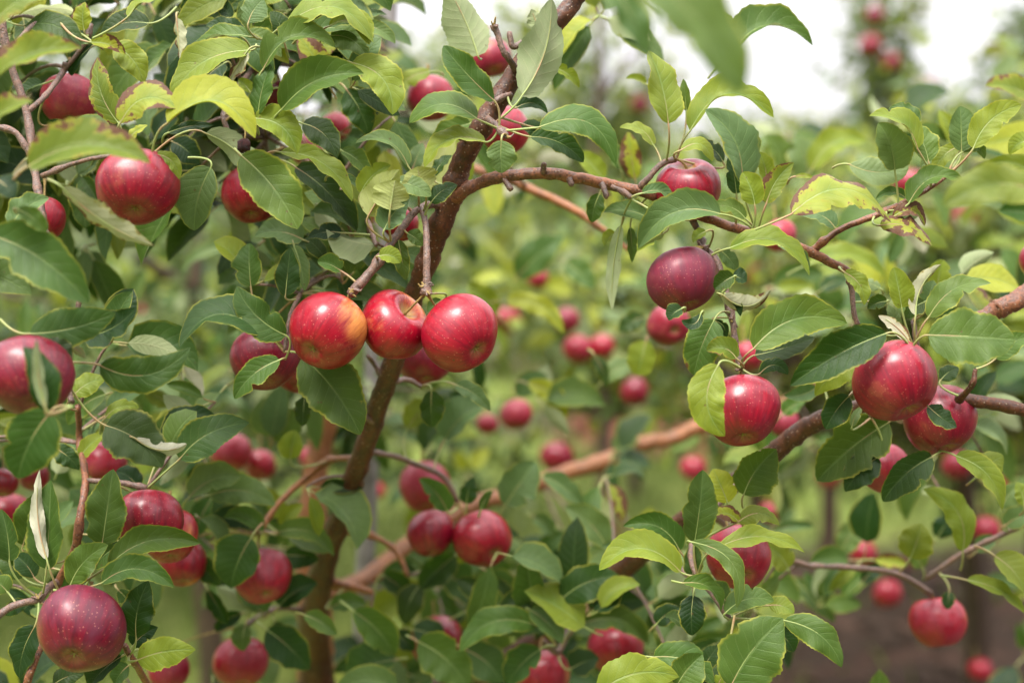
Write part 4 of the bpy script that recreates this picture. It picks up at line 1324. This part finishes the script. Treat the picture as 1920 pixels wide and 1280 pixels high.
GN = 'apples hanging on the near tree'
AP = [
    # x, y, dia, D, label, options
    (614, 621, 148, 1.35, 'glossy red apple with a yellow patch, left of the sharp trio', dict(eye=(-.42, .62), side=(.85, .2, .35), yel=.15, dark=.0, bloom=.0, mesh=0, stemto=(655, 553, 1.355))),
    (738, 611, 138, 1.375, 'middle apple of the sharp trio, its yellow stem hollow showing', dict(eye=(-.62, .60), away=True, side=(.75, .7, .1), yel=.2, dark=.05, bloom=.0, mesh=1, stemto=(799, 548, 1.352))),
    (863, 625, 148, 1.35, 'glossy red apple with visible eye, right of the sharp trio', dict(eye=(.58, .56), yel=.14, dark=.12, bloom=.05, mesh=3, stemto=(801, 550, 1.355))),
    (497, 673, 130, 1.46, 'dark red apple behind a small leaf, left of the sharp trio', dict(yel=0, dark=.75, bloom=.3, mesh=1)),
    (560, 690, 100, 1.58, 'small shaded apple showing below the dark one beside the trio', dict(yel=.3, dark=.6, bloom=.1)),
    (795, 672, 108, 1.66, 'shaded red apple behind and below the sharp trio by the limb', dict(yel=.1, dark=.55, bloom=.4, mesh=2)),
    (258, 350, 152, 1.30, 'round crimson apple under the big brown-edged leaf at upper left', dict(eye=(.05, .82), yel=.0, dark=.35, bloom=.15, mesh=3)),
    (130, 188, 106, 1.48, 'speckled pink-red apple nearest the upper left corner', dict(eye=(.1, .92), yel=.0, dark=.1, bloom=.75, mesh=1)),
    (470, 366, 110, 1.48, 'orange-red apple half hidden by long green leaves', dict(yel=.45, dark=.35, bloom=.0, mesh=2)),
    (81, 411, 86, 1.42, 'apple edge behind the twig under the upper left leaves', dict(yel=.05, dark=.2, bloom=.3)),
    (55, 706, 166, 1.20, 'large crimson apple cut by the left edge behind a folded leaf', dict(eye=(.35, .75), yel=.0, dark=.85, bloom=.5, mesh=1)),
    (152, 1180, 168, 1.31, 'very dark purple apple with bluish bloom low at the left', dict(eye=(.02, .62), yel=.0, dark=.95, bloom=.85, mesh=1)),
    (279, 976, 132, 1.40, 'deep glossy red apple behind the leaves at lower left', dict(eye=(.1, .93), yel=.0, dark=.62, bloom=.05, mesh=3)),
    (319, 1004, 108, 1.50, 'orange-red apple tucked behind the deep glossy one', dict(yel=.55, dark=.2, bloom=.1)),
    (343, 1056, 92, 1.60, 'small orange-tinged apple below the tucked one', dict(yel=.5, dark=.5, bloom=.0)),
    (492, 1080, 110, 1.64, 'pinkish red blurred apple with eye showing right of the big leaf', dict(eye=(.25, .62), yel=.0, dark=.25, bloom=.5, mesh=2)),
    (451, 1240, 104, 1.76, 'dull pink-red apple with a leaf on top at the bottom edge', dict(yel=.1, dark=.15, bloom=.8, mesh=3)),
    (316, 1258, 80, 1.74, 'dull apple behind the yellow-edged leaf at the bottom left', dict(yel=.1, dark=.3, bloom=.6)),
    (196, 866, 84, 1.62, 'small pink apple behind the twig above the glossy ones', dict(yel=.0, dark=.1, bloom=.7)),
    (12, 968, 96, 1.75, 'pale pink apple cut by the left edge', dict(yel=.1, dark=.1, bloom=.9)),
    (4, 905, 60, 1.66, 'red apple sliver at the left edge above the pale one', dict(yel=.0, dark=.4, bloom=.1)),
    (64, 893, 56, 1.70, 'small purple-red apple behind the dark leaf tip at left', dict(yel=.0, dark=.4, bloom=.6)),
    (78, 1010, 70, 1.80, 'pink blurred apple between the upright lower left leaves', dict(yel=.1, dark=.1, bloom=.8)),
    (434, 848, 78, 2.10, 'blurred rosy apple above the broad pale leaf', dict(yel=.15, dark=.05, bloom=.8)),
    (488, 872, 62, 2.15, 'blurred magenta apple right of the rosy one', dict(yel=.0, dark=.2, bloom=.6)),
    (585, 858, 46, 2.25, 'small blurred pink apple left of the orange trunk', dict(yel=.1, dark=.1, bloom=.8)),
    (796, 912, 98, 1.98, 'pale rosy blurred apple behind the hanging pair', dict(yel=.25, dark=.0, bloom=.9, mesh=2)),
    (808, 999, 92, 1.71, 'smaller left apple of the hanging glossy pair', dict(eye=(.1, .9), yel=.0, dark=.55, bloom=.1, mesh=2, stemto=(862, 948, 1.72))),
    (905, 1010, 112, 1.70, 'larger right apple of the hanging glossy pair', dict(eye=(.5, .52), yel=.0, dark=.22, bloom=.05, mesh=3, stemto=(864, 950, 1.72))),
    (968, 777, 62, 2.35, 'blurred pink-red apple right of the limb above the pair', dict(yel=.0, dark=.1, bloom=.6)),
    (914, 795, 40, 2.45, 'half hidden small apple beside the blurred pink-red one', dict(yel=.0, dark=.2, bloom=.4)),
    (1255, 609, 82, 1.76, 'blurred red apple just below the purple one with eye showing', dict(eye=(.2, .35), yel=.0, dark=.25, bloom=.5, mesh=1)),
    (1280, 525, 136, 1.38, 'dusky purple-red apple hanging under the reddish branch', dict(eye=(.2, .9), yel=.0, dark=.8, bloom=.8, mesh=1, stemto=(1318, 464, 1.40))),
    (1290, 356, 124, 1.40, 'red apple sitting on the arched branch with hollow on top', dict(eye=(.1, .90), away=True, yel=.0, dark=.45, bloom=.35, mesh=2, stemto=(1268, 298, 1.39))),
    (1390, 770, 146, 1.35, 'crimson apple partly covered by a folded bright leaf', dict(eye=(-.02, .86), yel=.0, dark=.35, bloom=.45, mesh=1, stemto=(1389, 695, 1.37))),
    (1678, 714, 160, 1.33, 'large sharp crimson apple hanging over the right branch', dict(eye=(.3, .85), yel=.0, dark=.3, bloom=.35, mesh=3, stemto=(1708, 640, 1.40))),
    (1762, 787, 140, 1.44, 'darker orange-red apple behind the right branch', dict(eye=(.1, .9), yel=.38, dark=.62, bloom=.1, mesh=0)),
    (1657, 878, 100, 1.56, 'dull red apple between dark leaves under the right branch', dict(yel=.2, dark=.3, bloom=.7, mesh=2)),
    (1385, 1045, 124, 1.46, 'red apple crossed by two long leaves at lower right', dict(eye=(.1, .52), yel=.0, dark=.25, bloom=.5, mesh=2)),
    (1758, 1165, 106, 1.70, 'blurred red apple hanging alone at lower right', dict(eye=(.1, .95), yel=.1, dark=.15, bloom=.5, mesh=2, stemto=(1745, 1112, 1.68))),
    (1155, 1214, 110, 1.74, 'dull red apple under a broad leaf at the bottom', dict(yel=.0, dark=.15, bloom=.8, mesh=1)),
    (1018, 1266, 104, 1.74, 'orange-pink apple behind the bottom leaf cluster', dict(yel=.5, dark=.0, bloom=.6)),
    (818, 1200, 100, 1.82, 'dark apple mostly hidden by low leaves near the trunk', dict(yel=.1, dark=.5, bloom=.2)),
    (915, 1250, 64, 1.82, 'small red apple peeping between the bottom leaves', dict(yel=.1, dark=.4, bloom=.2)),
    (808, 186, 92, 1.66, 'deep pink apple behind the leaves left of the upper limb', dict(yel=.0, dark=.35, bloom=.45, mesh=1)),
    (948, 246, 92, 1.52, 'orange-red apple behind the upper limb and small heart leaf', dict(yel=.2, dark=.1, bloom=.5, mesh=2)),
    (922, 110, 76, 1.72, 'brownish red apple behind the upper spur', dict(yel=.5, dark=.5, bloom=.5)),
    (630, 238, 56, 1.85, 'bright pink apple between the upper left leaves', dict(yel=.0, dark=.0, bloom=.6)),
    (574, 282, 62, 1.80, 'pink apple under the yellow-edged upper leaf', dict(yel=.0, dark=.0, bloom=.6)),
    (522, 182, 60, 1.56, 'shaded dark red apple behind the large oval leaf', dict(yel=.0, dark=.8, bloom=.1)),
    (1958, 490, 92, 1.48, 'dark red apple cut by the right edge', dict(yel=.0, dark=.5, bloom=.2)),
    (752, 420, 70, 1.47, 'red apple sliver behind the yellow leaf of the trio spur', dict(yel=.0, dark=.2, bloom=.2)),
    (1462, 442, 64, 1.85, 'pinkish apple behind the reddish branch', dict(yel=.2, dark=.0, bloom=.8)),
    (1470, 793, 60, 1.95, 'blurred magenta apple right of the leaf-covered one', dict(yel=.0, dark=.35, bloom=.7)),
    (1402, 668, 60, 1.9, 'blurred orange-red apple behind the hanging spur', dict(yel=.3, dark=.0, bloom=.6)),
]
for x, y, dia, D, lab, opt in AP:
    o = add_apple(x, y, dia, D, lab, group=GN, **opt)

# ---- leafy shoots deeper in the same tree, and thin twigs that carry them
twmb = MB()


def density(x, y):
    """how leafy the tree is behind what stands sharp in front, 0..1"""
    if x < 460:
        d = 1.0 if y < 380 else (0.06 if y < 640 else (0.55 if y < 1080 else 0.12))
    elif x < 760:
        d = 1.0 if y < 540 else (0.25 if y < 760 else (0.4 if y < 1080 else 0.4))
    elif x < 960:
        d = 0.6 if y < 300 else (0.12 if y < 720 else (0.25 if y < 1030 else 0.8))
    elif x < 1240:
        d = 0.05 if y < 560 else (0.05 if y < 860 else (0.04 if y < 1040 else 0.8))
    elif x < 1500:
        d = 0.04 if y < 240 else (0.12 if y < 760 else (0.15 if y < 1080 else 0.45))
    else:
        d = 0.0 if y < 230 else (0.14 if y < 760 else (0.13 if y < 1060 else 0.03))
    return d


FARAP = [(1083, 655, 70, 2.75), (1128, 650, 60, 2.75), (1063, 600, 60, 2.75), (1008, 522, 50, 2.75), (1410, 511, 46, 3.2), (1850, 993, 52, 2.7), (1618, 1036, 52, 2.6), (1664, 1112, 56, 2.7),
         (1795, 872, 56, 2.6), (1045, 858, 60, 2.9), (1705, 345, 58, 2.6)]
rs = random.Random(21)
nshoot = 0
tries = 0
while nshoot < 470 and tries < 9000:
    tries += 1
    x, y = rs.uniform(-180, 2050), rs.uniform(-120, 1420)
    if rs.random() > density(x, y): continue
    if (600 < x < 765 and 800 < y < 1180) or (680 < x < 1010 and y < 170) or (540 < x < 650 and y > 960): continue
    if 60 < x < 330 and y < 260 and rs.random() < .75: continue
    D = 1.55 + 1.0 * rs.random() ** 0.9
    if ((x < 760 and y < 540) or (x < 460 and y > 640)) and rs.random() < .6: D = rs.uniform(1.43, 1.72)
    nshoot += 1
    c = at(x, y, D)
    q, dist = nearest_wood(c, 0.2)
    if q is not None and not any(D < a_[3] + .1 and min(math.hypot(x + (px_of(q)[0] - x) * f_ - a_[0], y + (px_of(q)[1] - y) * f_ - a_[1]) for f_ in (0, .25, .5, .75, 1)) < a_[2] * .5 + 14 for a_ in AP):
        mid = (q + c) / 2 + np.array([rs.uniform(-.02, .02), rs.uniform(-.02, .02), rs.uniform(0.0, .03)])
        s = np.linspace(0, 1, 7)[:, None]
        V, F = tube((1 - s) ** 2 * q + 2 * s * (1 - s) * mid + s * s * c, np.linspace(.0022, .0012, 7), 5)
        twmb.add(V, F)
    code_w = ['g', 'm', 'd', 'p', 'y', 'Y', 'w', 'o', 'yb']
    wts = [20, 26, 30, 15, 8, 2, 3, 4, 2] if y > 700 or x < 700 else [22, 16, 8, 16, 20, 7, 4, 6, 3]
    for k in range(rs.randint(4, 7)):
        a = rs.uniform(0, 2 * math.pi)
        lp = rs.uniform(0.055, 0.09) * FPX / D * rs.uniform(.55, 1)
        off = rs.uniform(.15, .4) * lp
        bx, by = x + math.cos(a) * off, y + math.sin(a) * off * .8
        d = dict(b=(bx, by), t=(bx + math.cos(a) * lp, by + math.sin(a) * lp + rs.uniform(0, .25) * lp), w=lp * rs.uniform(.36, .56), c=rs.choices(code_w, wts)[0],
                 p=(x, y), s=rs.uniform(-.05, .2) * math.cos(a), r=38 * math.cos(a) + rs.uniform(-30, 30) + (150 if rs.random() < .12 else 0), D=D + rs.uniform(-.05, .05), f=None)
        mx_, my_ = bx + math.cos(a) * lp * .5, by + math.sin(a) * lp * .5
        if any(d['D'] < q_[3] + .09 and math.hypot(mx_ - q_[0], my_ - q_[1]) < q_[2] * .5 + lp * .42 for q_ in AP + FARAP):
            continue
        leaf_geometry(folmb, d, 1000 + nshoot * 10 + k, hi=False)
tag(link('foliage', folmb.mesh('foliage', [M_LEAF, M_STALK], TLOC), TREE), kind='stuff')
tag(link('fine_twigs', twmb.mesh('fine_twigs', M_TWIG, TLOC, tints=False), TREE), kind='stuff')

# dried fruitlet stuck on an upper left leaf stalk
V = []
me_, _ = apple_mesh(9, 1.15, 14, 9)
mb = MB()
co = np.array([v.co[:] for v in me_.vertices]) * (0.0062 / 0.0375)
co *= (1 + RNG.normal(0, .09, (len(co), 1)))
mb.add(co, [tuple(p.vertices) for p in me_.polygons])
bpy.data.meshes.remove(me_)
fo = link('dried_fruitlet', mb.mesh('dried_fruitlet', M_BUG, tints=False))
fo.location = at(458, 273, 1.325)
tag(fo, 'shrivelled blackish fruitlet between the upper left leaves', 'fruitlet')
V, F = tube(catmull([np.array((0, 0, .004)), np.array((.001, .001, .012)), np.array((-.002, .004, .022)), np.array((-.006, .02, .034))], 4), np.full(13, .0009), 6)
link('stem', mesh_from('stem', V, F, M_STEM), fo)

# ------------------------------------------------------------------ trees of the orchard behind
DARKW = (20, 30, 26, 12, 8, 2, 1, 4, 1)
TCODES = ['g', 'm', 'd', 'p', 'y', 'Y', 'w', 'o', 'yb']
TARR = np.array([TINT[c] for c in TCODES])


def crown_mesh(n, blobs, seed, leaf=0.075, wts=(22, 16, 8, 16, 20, 6, 3, 7, 2)):
    """n leaves gathered in clumps inside ellipsoid blobs (cx, cy, cz, rx, ry, rz)"""
    g = np.random.default_rng(seed)
    bl = np.array(blobs, dtype=float)
    vol = bl[:, 3] * bl[:, 4] * bl[:, 5]
    ncl = max(20, n // 14)
    bi = g.choice(len(bl), ncl, p=vol ** .6 / (vol ** .6).sum())
    d = g.normal(0, 1, (ncl, 3)); d /= np.linalg.norm(d, axis=1)[:, None]
    r = g.random(ncl) ** 0.45
    cc = bl[bi, :3] + d * r[:, None] * bl[bi, 3:]
    ci = g.integers(0, ncl, n)
    P = cc[ci] + g.normal(0, 0.055, (n, 3))
    ax = P - cc[ci] + g.normal(0, 0.03, (n, 3)); ax[:, 2] -= 0.02
    ax /= np.linalg.norm(ax, axis=1)[:, None] + 1e-9
    nr = g.normal(0, 0.55, (n, 3)); nr[:, 2] += 0.8
    nr -= ax * np.sum(nr * ax, 1)[:, None]; nr /= np.linalg.norm(nr, axis=1)[:, None] + 1e-9
    sd2 = np.cross(ax, nr)
    L = leaf * g.uniform(.7, 1.2, n); W = L * g.uniform(.42, .6, n)
    prof = [(0, 0), (.28, .42), (.62, .40), (1, 0)]
    V = np.empty((n, 8, 3)); UV = np.empty((n, 8, 2))
    arch = g.uniform(.04, .14, n) * L
    f = g.uniform(.1, .4, n)
    k = 0
    for v, w in prof:
        c = P + ax * (v * L)[:, None] + nr * (arch * 4 * v * (1 - v))[:, None]
        if w == 0:
            V[:, k] = c; UV[:, k] = (.5, v); k += 1
        else:
            for u in (-1, 0, 1):
                V[:, k] = c + sd2 * (u * w * W)[:, None] + nr * (abs(u) * w * W * f)[:, None]
                UV[:, k] = ((u + 1) / 2, v); k += 1
    ids = np.arange(n)[:, None] * 8
    quads = [(1, 2, 5, 4), (2, 3, 6, 5)]
    tris = [(0, 2, 1), (0, 3, 2), (4, 5, 7), (5, 6, 7)]
    F = []
    for q_ in quads: F += [tuple(r_) for r_ in (ids + np.array(q_)).tolist()]
    for q_ in tris: F += [tuple(r_) for r_ in (ids + np.array(q_)).tolist()]
    w = np.array(wts, float); w /= w.sum()
    T = TARR[g.choice(len(TCODES), n, p=w)] + g.uniform(-.06, .06, (n, 4))
    T = np.repeat(np.clip(T, 0, 1), 8, axis=0)
    return mesh_from('crown', V.reshape(-1, 3), F, M_LEAF, UV.reshape(-1, 2), T), cc


def bg_tree(x, y, h, w, n, seed, label, group='orchard trees in the rows behind', leaf=.078, leader=None, low=0.55, wts=None, apples=0):
    rs = random.Random(seed)
    t = empty('apple_tree', (x, y, 0))
    tag(t, label, 'tree', group)
    blobs = []
    nb = 9
    for k in range(nb):
        a = rs.uniform(0, 6.28); zz = low + (h - low) * (k + .5) / nb
        ww = w * (1 - 0.55 * (k / nb)) * rs.uniform(.5, .8)
        blobs.append((math.cos(a) * w * .38 * (1 - .5 * k / nb), math.sin(a) * w * .38, zz, ww * .62, ww * .62, (h - low) / nb * 1.15))
    if leader:
        blobs.append((leader[0], 0, h + leader[1] * .5, .14, .14, leader[1] * .55))
    kw = {} if wts is None else {'wts': wts}
    me, cc = crown_mesh(n, blobs, seed, leaf, **kw)
    tag(link('crown', me, t), kind='stuff')
    if leader:
        me2, _c = crown_mesh(420, [(leader[0], 0, h + leader[1] * .5, .13, .13, leader[1] * .6)], seed + 7, .07, wts=DARKW)
        tag(link('leader_leaves', me2, t), kind='stuff')
    H = h * .95 + (leader[1] if leader else 0)
    lx = leader[0] if leader else 0.0
    C = catmull([(0, 0, -.1), (.03, 0, h * .25), (-.03, .02, h * .55), (lx * .6, 0, h * .8), (lx, 0, H)], 5)
    V, F = tube(C, np.linspace(.045, .008, len(C)), 10, .04)
    link('trunk', mesh_from('trunk', V, F, M_BARK_BG), t)
    for k in range(8):
        z0 = low * .8 + (h - low) * k / 9
        c = cc[rs.randrange(len(cc))]
        b = min(cc[np.argsort(np.abs(cc[:, 2] - z0 - .25))[:12]].tolist(), key=lambda q_: -math.hypot(q_[0], q_[1]) + rs.random() * .3)
        C = catmull([(0, 0, z0), (b[0] * .5, b[1] * .5, (z0 + b[2]) / 2 + .04), tuple(b)], 5)
        V, F = tube(C, np.linspace(.016, .005, len(C)), 7, .04)
        link('branch', mesh_from('branch', V, F, M_BARK_BG), t)
    # apples on it
    for k in range(apples):
        c = cc[rs.randrange(len(cc))]
        p = np.array([x, y, 0]) + c + np.array([rs.uniform(-.05, .05), -0.05, -0.07])
        add_apple(0, 0, 0.072 * FPX / (p - CAM).dot(FW), (p - CAM).dot(FW), 'blurred apple in the ' + label, pos=p, yel=rs.uniform(0, .3), dark=rs.uniform(0, .5), bloom=rs.uniform(.2, .8),
                  group='apples on the trees behind', mesh=k)
    return t


VARW = (20, 6, 4, 12, 28, 18, 9, 6, 5)
YELW = (24, 6, 2, 10, 34, 14, 5, 5, 3)
bg_tree(-1.85, 4.6, 2.35, 2.9, 9000, 31, 'dark green apple tree filling the gap at the left', wts=DARKW, apples=8, low=.8)
bg_tree(0.66, 3.6, 1.66, 1.5, 2600, 32, 'yellow-green apple tree in the gap right of the limb', wts=VARW, apples=5, low=1.3)
bg_tree(1.95, 4.5, 1.95, 2.5, 6500, 33, 'light green apple tree behind the arched branch', wts=VARW, apples=3, low=1.05)
bg_tree(1.3, 4.0, 1.90, 2.0, 3600, 41, 'low spreading apple tree behind the red branch at the right', leaf=.085, wts=VARW, apples=2, low=1.15)
bg_tree(-0.8, 3.6, 1.78, 1.5, 3000, 42, 'small bushy apple tree in the gap left of the trio', wts=DARKW, apples=2, low=1.05)
bg_tree(1.32, 6.0, 1.95, 1.5, 4500, 34, 'slim apple tree with a tall leader against the sky', wts=YELW, leader=(.22, 0.80), low=1.2, apples=5)
bg_tree(0.34, 5.6, 2.7, 0.85, 3000, 39, 'upright apple tree rising high right of the diagonal limb', low=.95, wts=YELW, apples=6)
bg_tree(2.1, 9.5, 2.5, 2.5, 7000, 40, 'rounded apple tree under the sky at the right', wts=YELW, apples=6)
bg_tree(2.45, 6.6, 2.95, 1.5, 9000, 35, 'dark tall apple tree at the upper right corner', wts=DARKW, apples=6)
bg_tree(-2.6, 6.2, 2.7, 2.4, 6000, 36, 'apple tree glimpsed at the far left between the leaves', wts=DARKW, apples=4)
bg_tree(-0.35, 7.6, 2.6, 2.2, 7000, 37, 'apple tree two rows back behind the diagonal limb', low=.95, wts=YELW, apples=5)
bg_tree(0.75, 8.8, 2.25, 2.4, 7000, 38, 'pale apple tree two rows back under the open sky', low=1.0, wts=YELW, apples=5)
# unseen tall trees behind and beside the camera, added to darken low sky reflections
first = bg_tree(-3.4, -2.2, 3.6, 2.8, 9000, 45, 'unseen bushy apple tree added behind the camera, at the left end of its row', 'unseen apple trees added around the camera', wts=DARKW)
for xx, yy, lab in [(-1.2, -2.9, 'unseen bushy apple tree added behind the camera, second from the left end of its row'), (1.0, -2.7, 'unseen bushy apple tree added behind the camera, third from the left end of its row'),
                    (3.2, -2.3, 'unseen bushy apple tree added behind the camera, fourth from the left end of its row'), (-3.3, 0.3, 'unseen bushy apple tree added left of the camera beside the near tree'),
                    (3.6, 0.0, 'unseen bushy apple tree added right of the camera beside the near tree')]:
    c_ = first.copy(); COL.objects.link(c_); c_.location = (xx, yy, 0); c_.rotation_euler = (0, 0, random.uniform(0, 6)); c_['label'] = lab
    for ch in list(first.children):
        d_ = ch.copy(); COL.objects.link(d_); d_.parent = c_
k = 0
for row, (yy, hh) in enumerate([(12.5, 2.6), (17.0, 2.9), (23.0, 3.3), (31.0, 3.6)]):
    for xx in np.arange(-yy * .42, yy * .45, 1.9 + row * .35):
        k += 1
        hv = hh * random.uniform(.85, 1.08)
        bg_tree(xx + random.uniform(-.3, .3), yy + random.uniform(-.5, .5), hv, 2.6, 2400 - row * 300, 50 + k, 'hazy apple tree in the %s far row of the orchard' % ('nearest', 'second', 'third', 'last')[row], 'far apple trees', leaf=.13 + row * .03, wts=YELW)

# ------------------------------------------------------------------ blurred apples placed between the rows
GB = 'apples on the trees behind'
for x, y, dia, D, lab, dk, bl, ye in [
    (1083, 655, 58, 2.75, 'blurred crimson apple of the pair in the gap right of the trio', .3, .4, 0),
    (1128, 650, 50, 2.75, 'smaller brighter apple touching the blurred crimson one', .1, .1, 0),
    (1063, 600, 50, 2.75, 'dusky magenta apple above the blurred crimson pair', .5, .7, 0),
    (1008, 522, 40, 2.75, 'small oval red apple in the gap left of centre foliage', .1, .4, .1),
    (1410, 511, 46, 3.2, 'blurred bright red apple behind the small dark leaves', .0, .3, .1),
    (1705, 345, 58, 2.6, 'blurred crimson apple above the long brown-spotted leaf', .3, .4, 0),
    (1808, 408, 52, 3.0, 'faint red apple below the blurred right-hand leaf', .3, .8, .1),
    (1795, 872, 56, 2.6, 'magenta apple right of the dark leaves under the right branch', .4, .6, 0),
    (1882, 900, 40, 3.0, 'small red apple near the right edge behind a yellow leaf', .1, .4, 0),
    (1850, 993, 52, 2.7, 'magenta blurred apple at the right above the thin twig', .3, .6, 0),
    (1618, 1036, 52, 2.6, 'bright red apple partly behind leaves over the thin twig', .1, .3, 0),
    (1664, 1112, 56, 2.7, 'two-toned blurred apple left of the one hanging alone', .2, .5, .3),
    (1838, 1255, 44, 3.3, 'small red apple over bare soil in the lower right corner', .2, .5, .1),
    (1045, 858, 66, 2.9, 'dark red apple in the middle under the orange branch', .6, .2, 0),
    (1190, 735, 56, 2.75, 'dark maroon apple over the grass gap', .7, .2, 0),
    (1895, 620, 42, 3.1, 'small orange-red apple under the thick limb at the right', .0, .5, .3),
    (275, 584, 32, 4.0, 'tiny blurred red apple in the dark gap at the left', .2, .3, 0),
    (1555, 892, 46, 3.2, 'pale pink-white blurred apple left of the dull red one', .0, .9, .8),
    (1445, 962, 46, 2.9, 'magenta apple just above the lower right leaf cluster', .3, .6, 0),
    (705, 920, 36, 3.0, 'blurred red apple right of the stake', .0, .3, .2),
    (1300, 878, 50, 3.0, 'rosy apple behind the pale leaf left of the right branch', .1, .7, .2),
    (1640, 30, 38, 5.75, 'uppermost red apple on the slim leader against the sky', .8, .1, .1),
    (1632, 85, 42, 5.75, 'middle red apple on the slim leader against the sky', .5, .1, 0),
    (1672, 118, 38, 5.75, 'lowest red apple on the slim leader against the sky', .7, .2, 0),
    (1740, 165, 34, 6.3, 'brownish apple on the treetop right of the leader', .4, .6, .6),
]:
    add_apple(x, y, dia, D, lab, dark=dk, bloom=bl, yel=ye, group=GB, mesh=int(x) % 4)

# fallen apples on the ground
for k in range(38):
    yy = random.uniform(5.0, 13)
    xx = random.uniform(0.05, 0.14) * yy if k < 26 else random.uniform(-.3, .3) * yy
    if k < 26: yy = random.uniform(10.2, 13); xx = random.uniform(0.05, 0.14) * yy
    p = np.array([xx, yy, 0.03])
    D = (p - CAM).dot(FW)
    add_apple(0, 0, 0.075 * FPX / D, D, 'fallen red apple lying on the ground under the trees', pos=p, eye=(random.uniform(-.8, .8), random.uniform(-.4, .6)), yel=random.uniform(0, .4), dark=random.uniform(.1, .8),
              bloom=.2, group='fallen apples', mesh=k, stem=False)
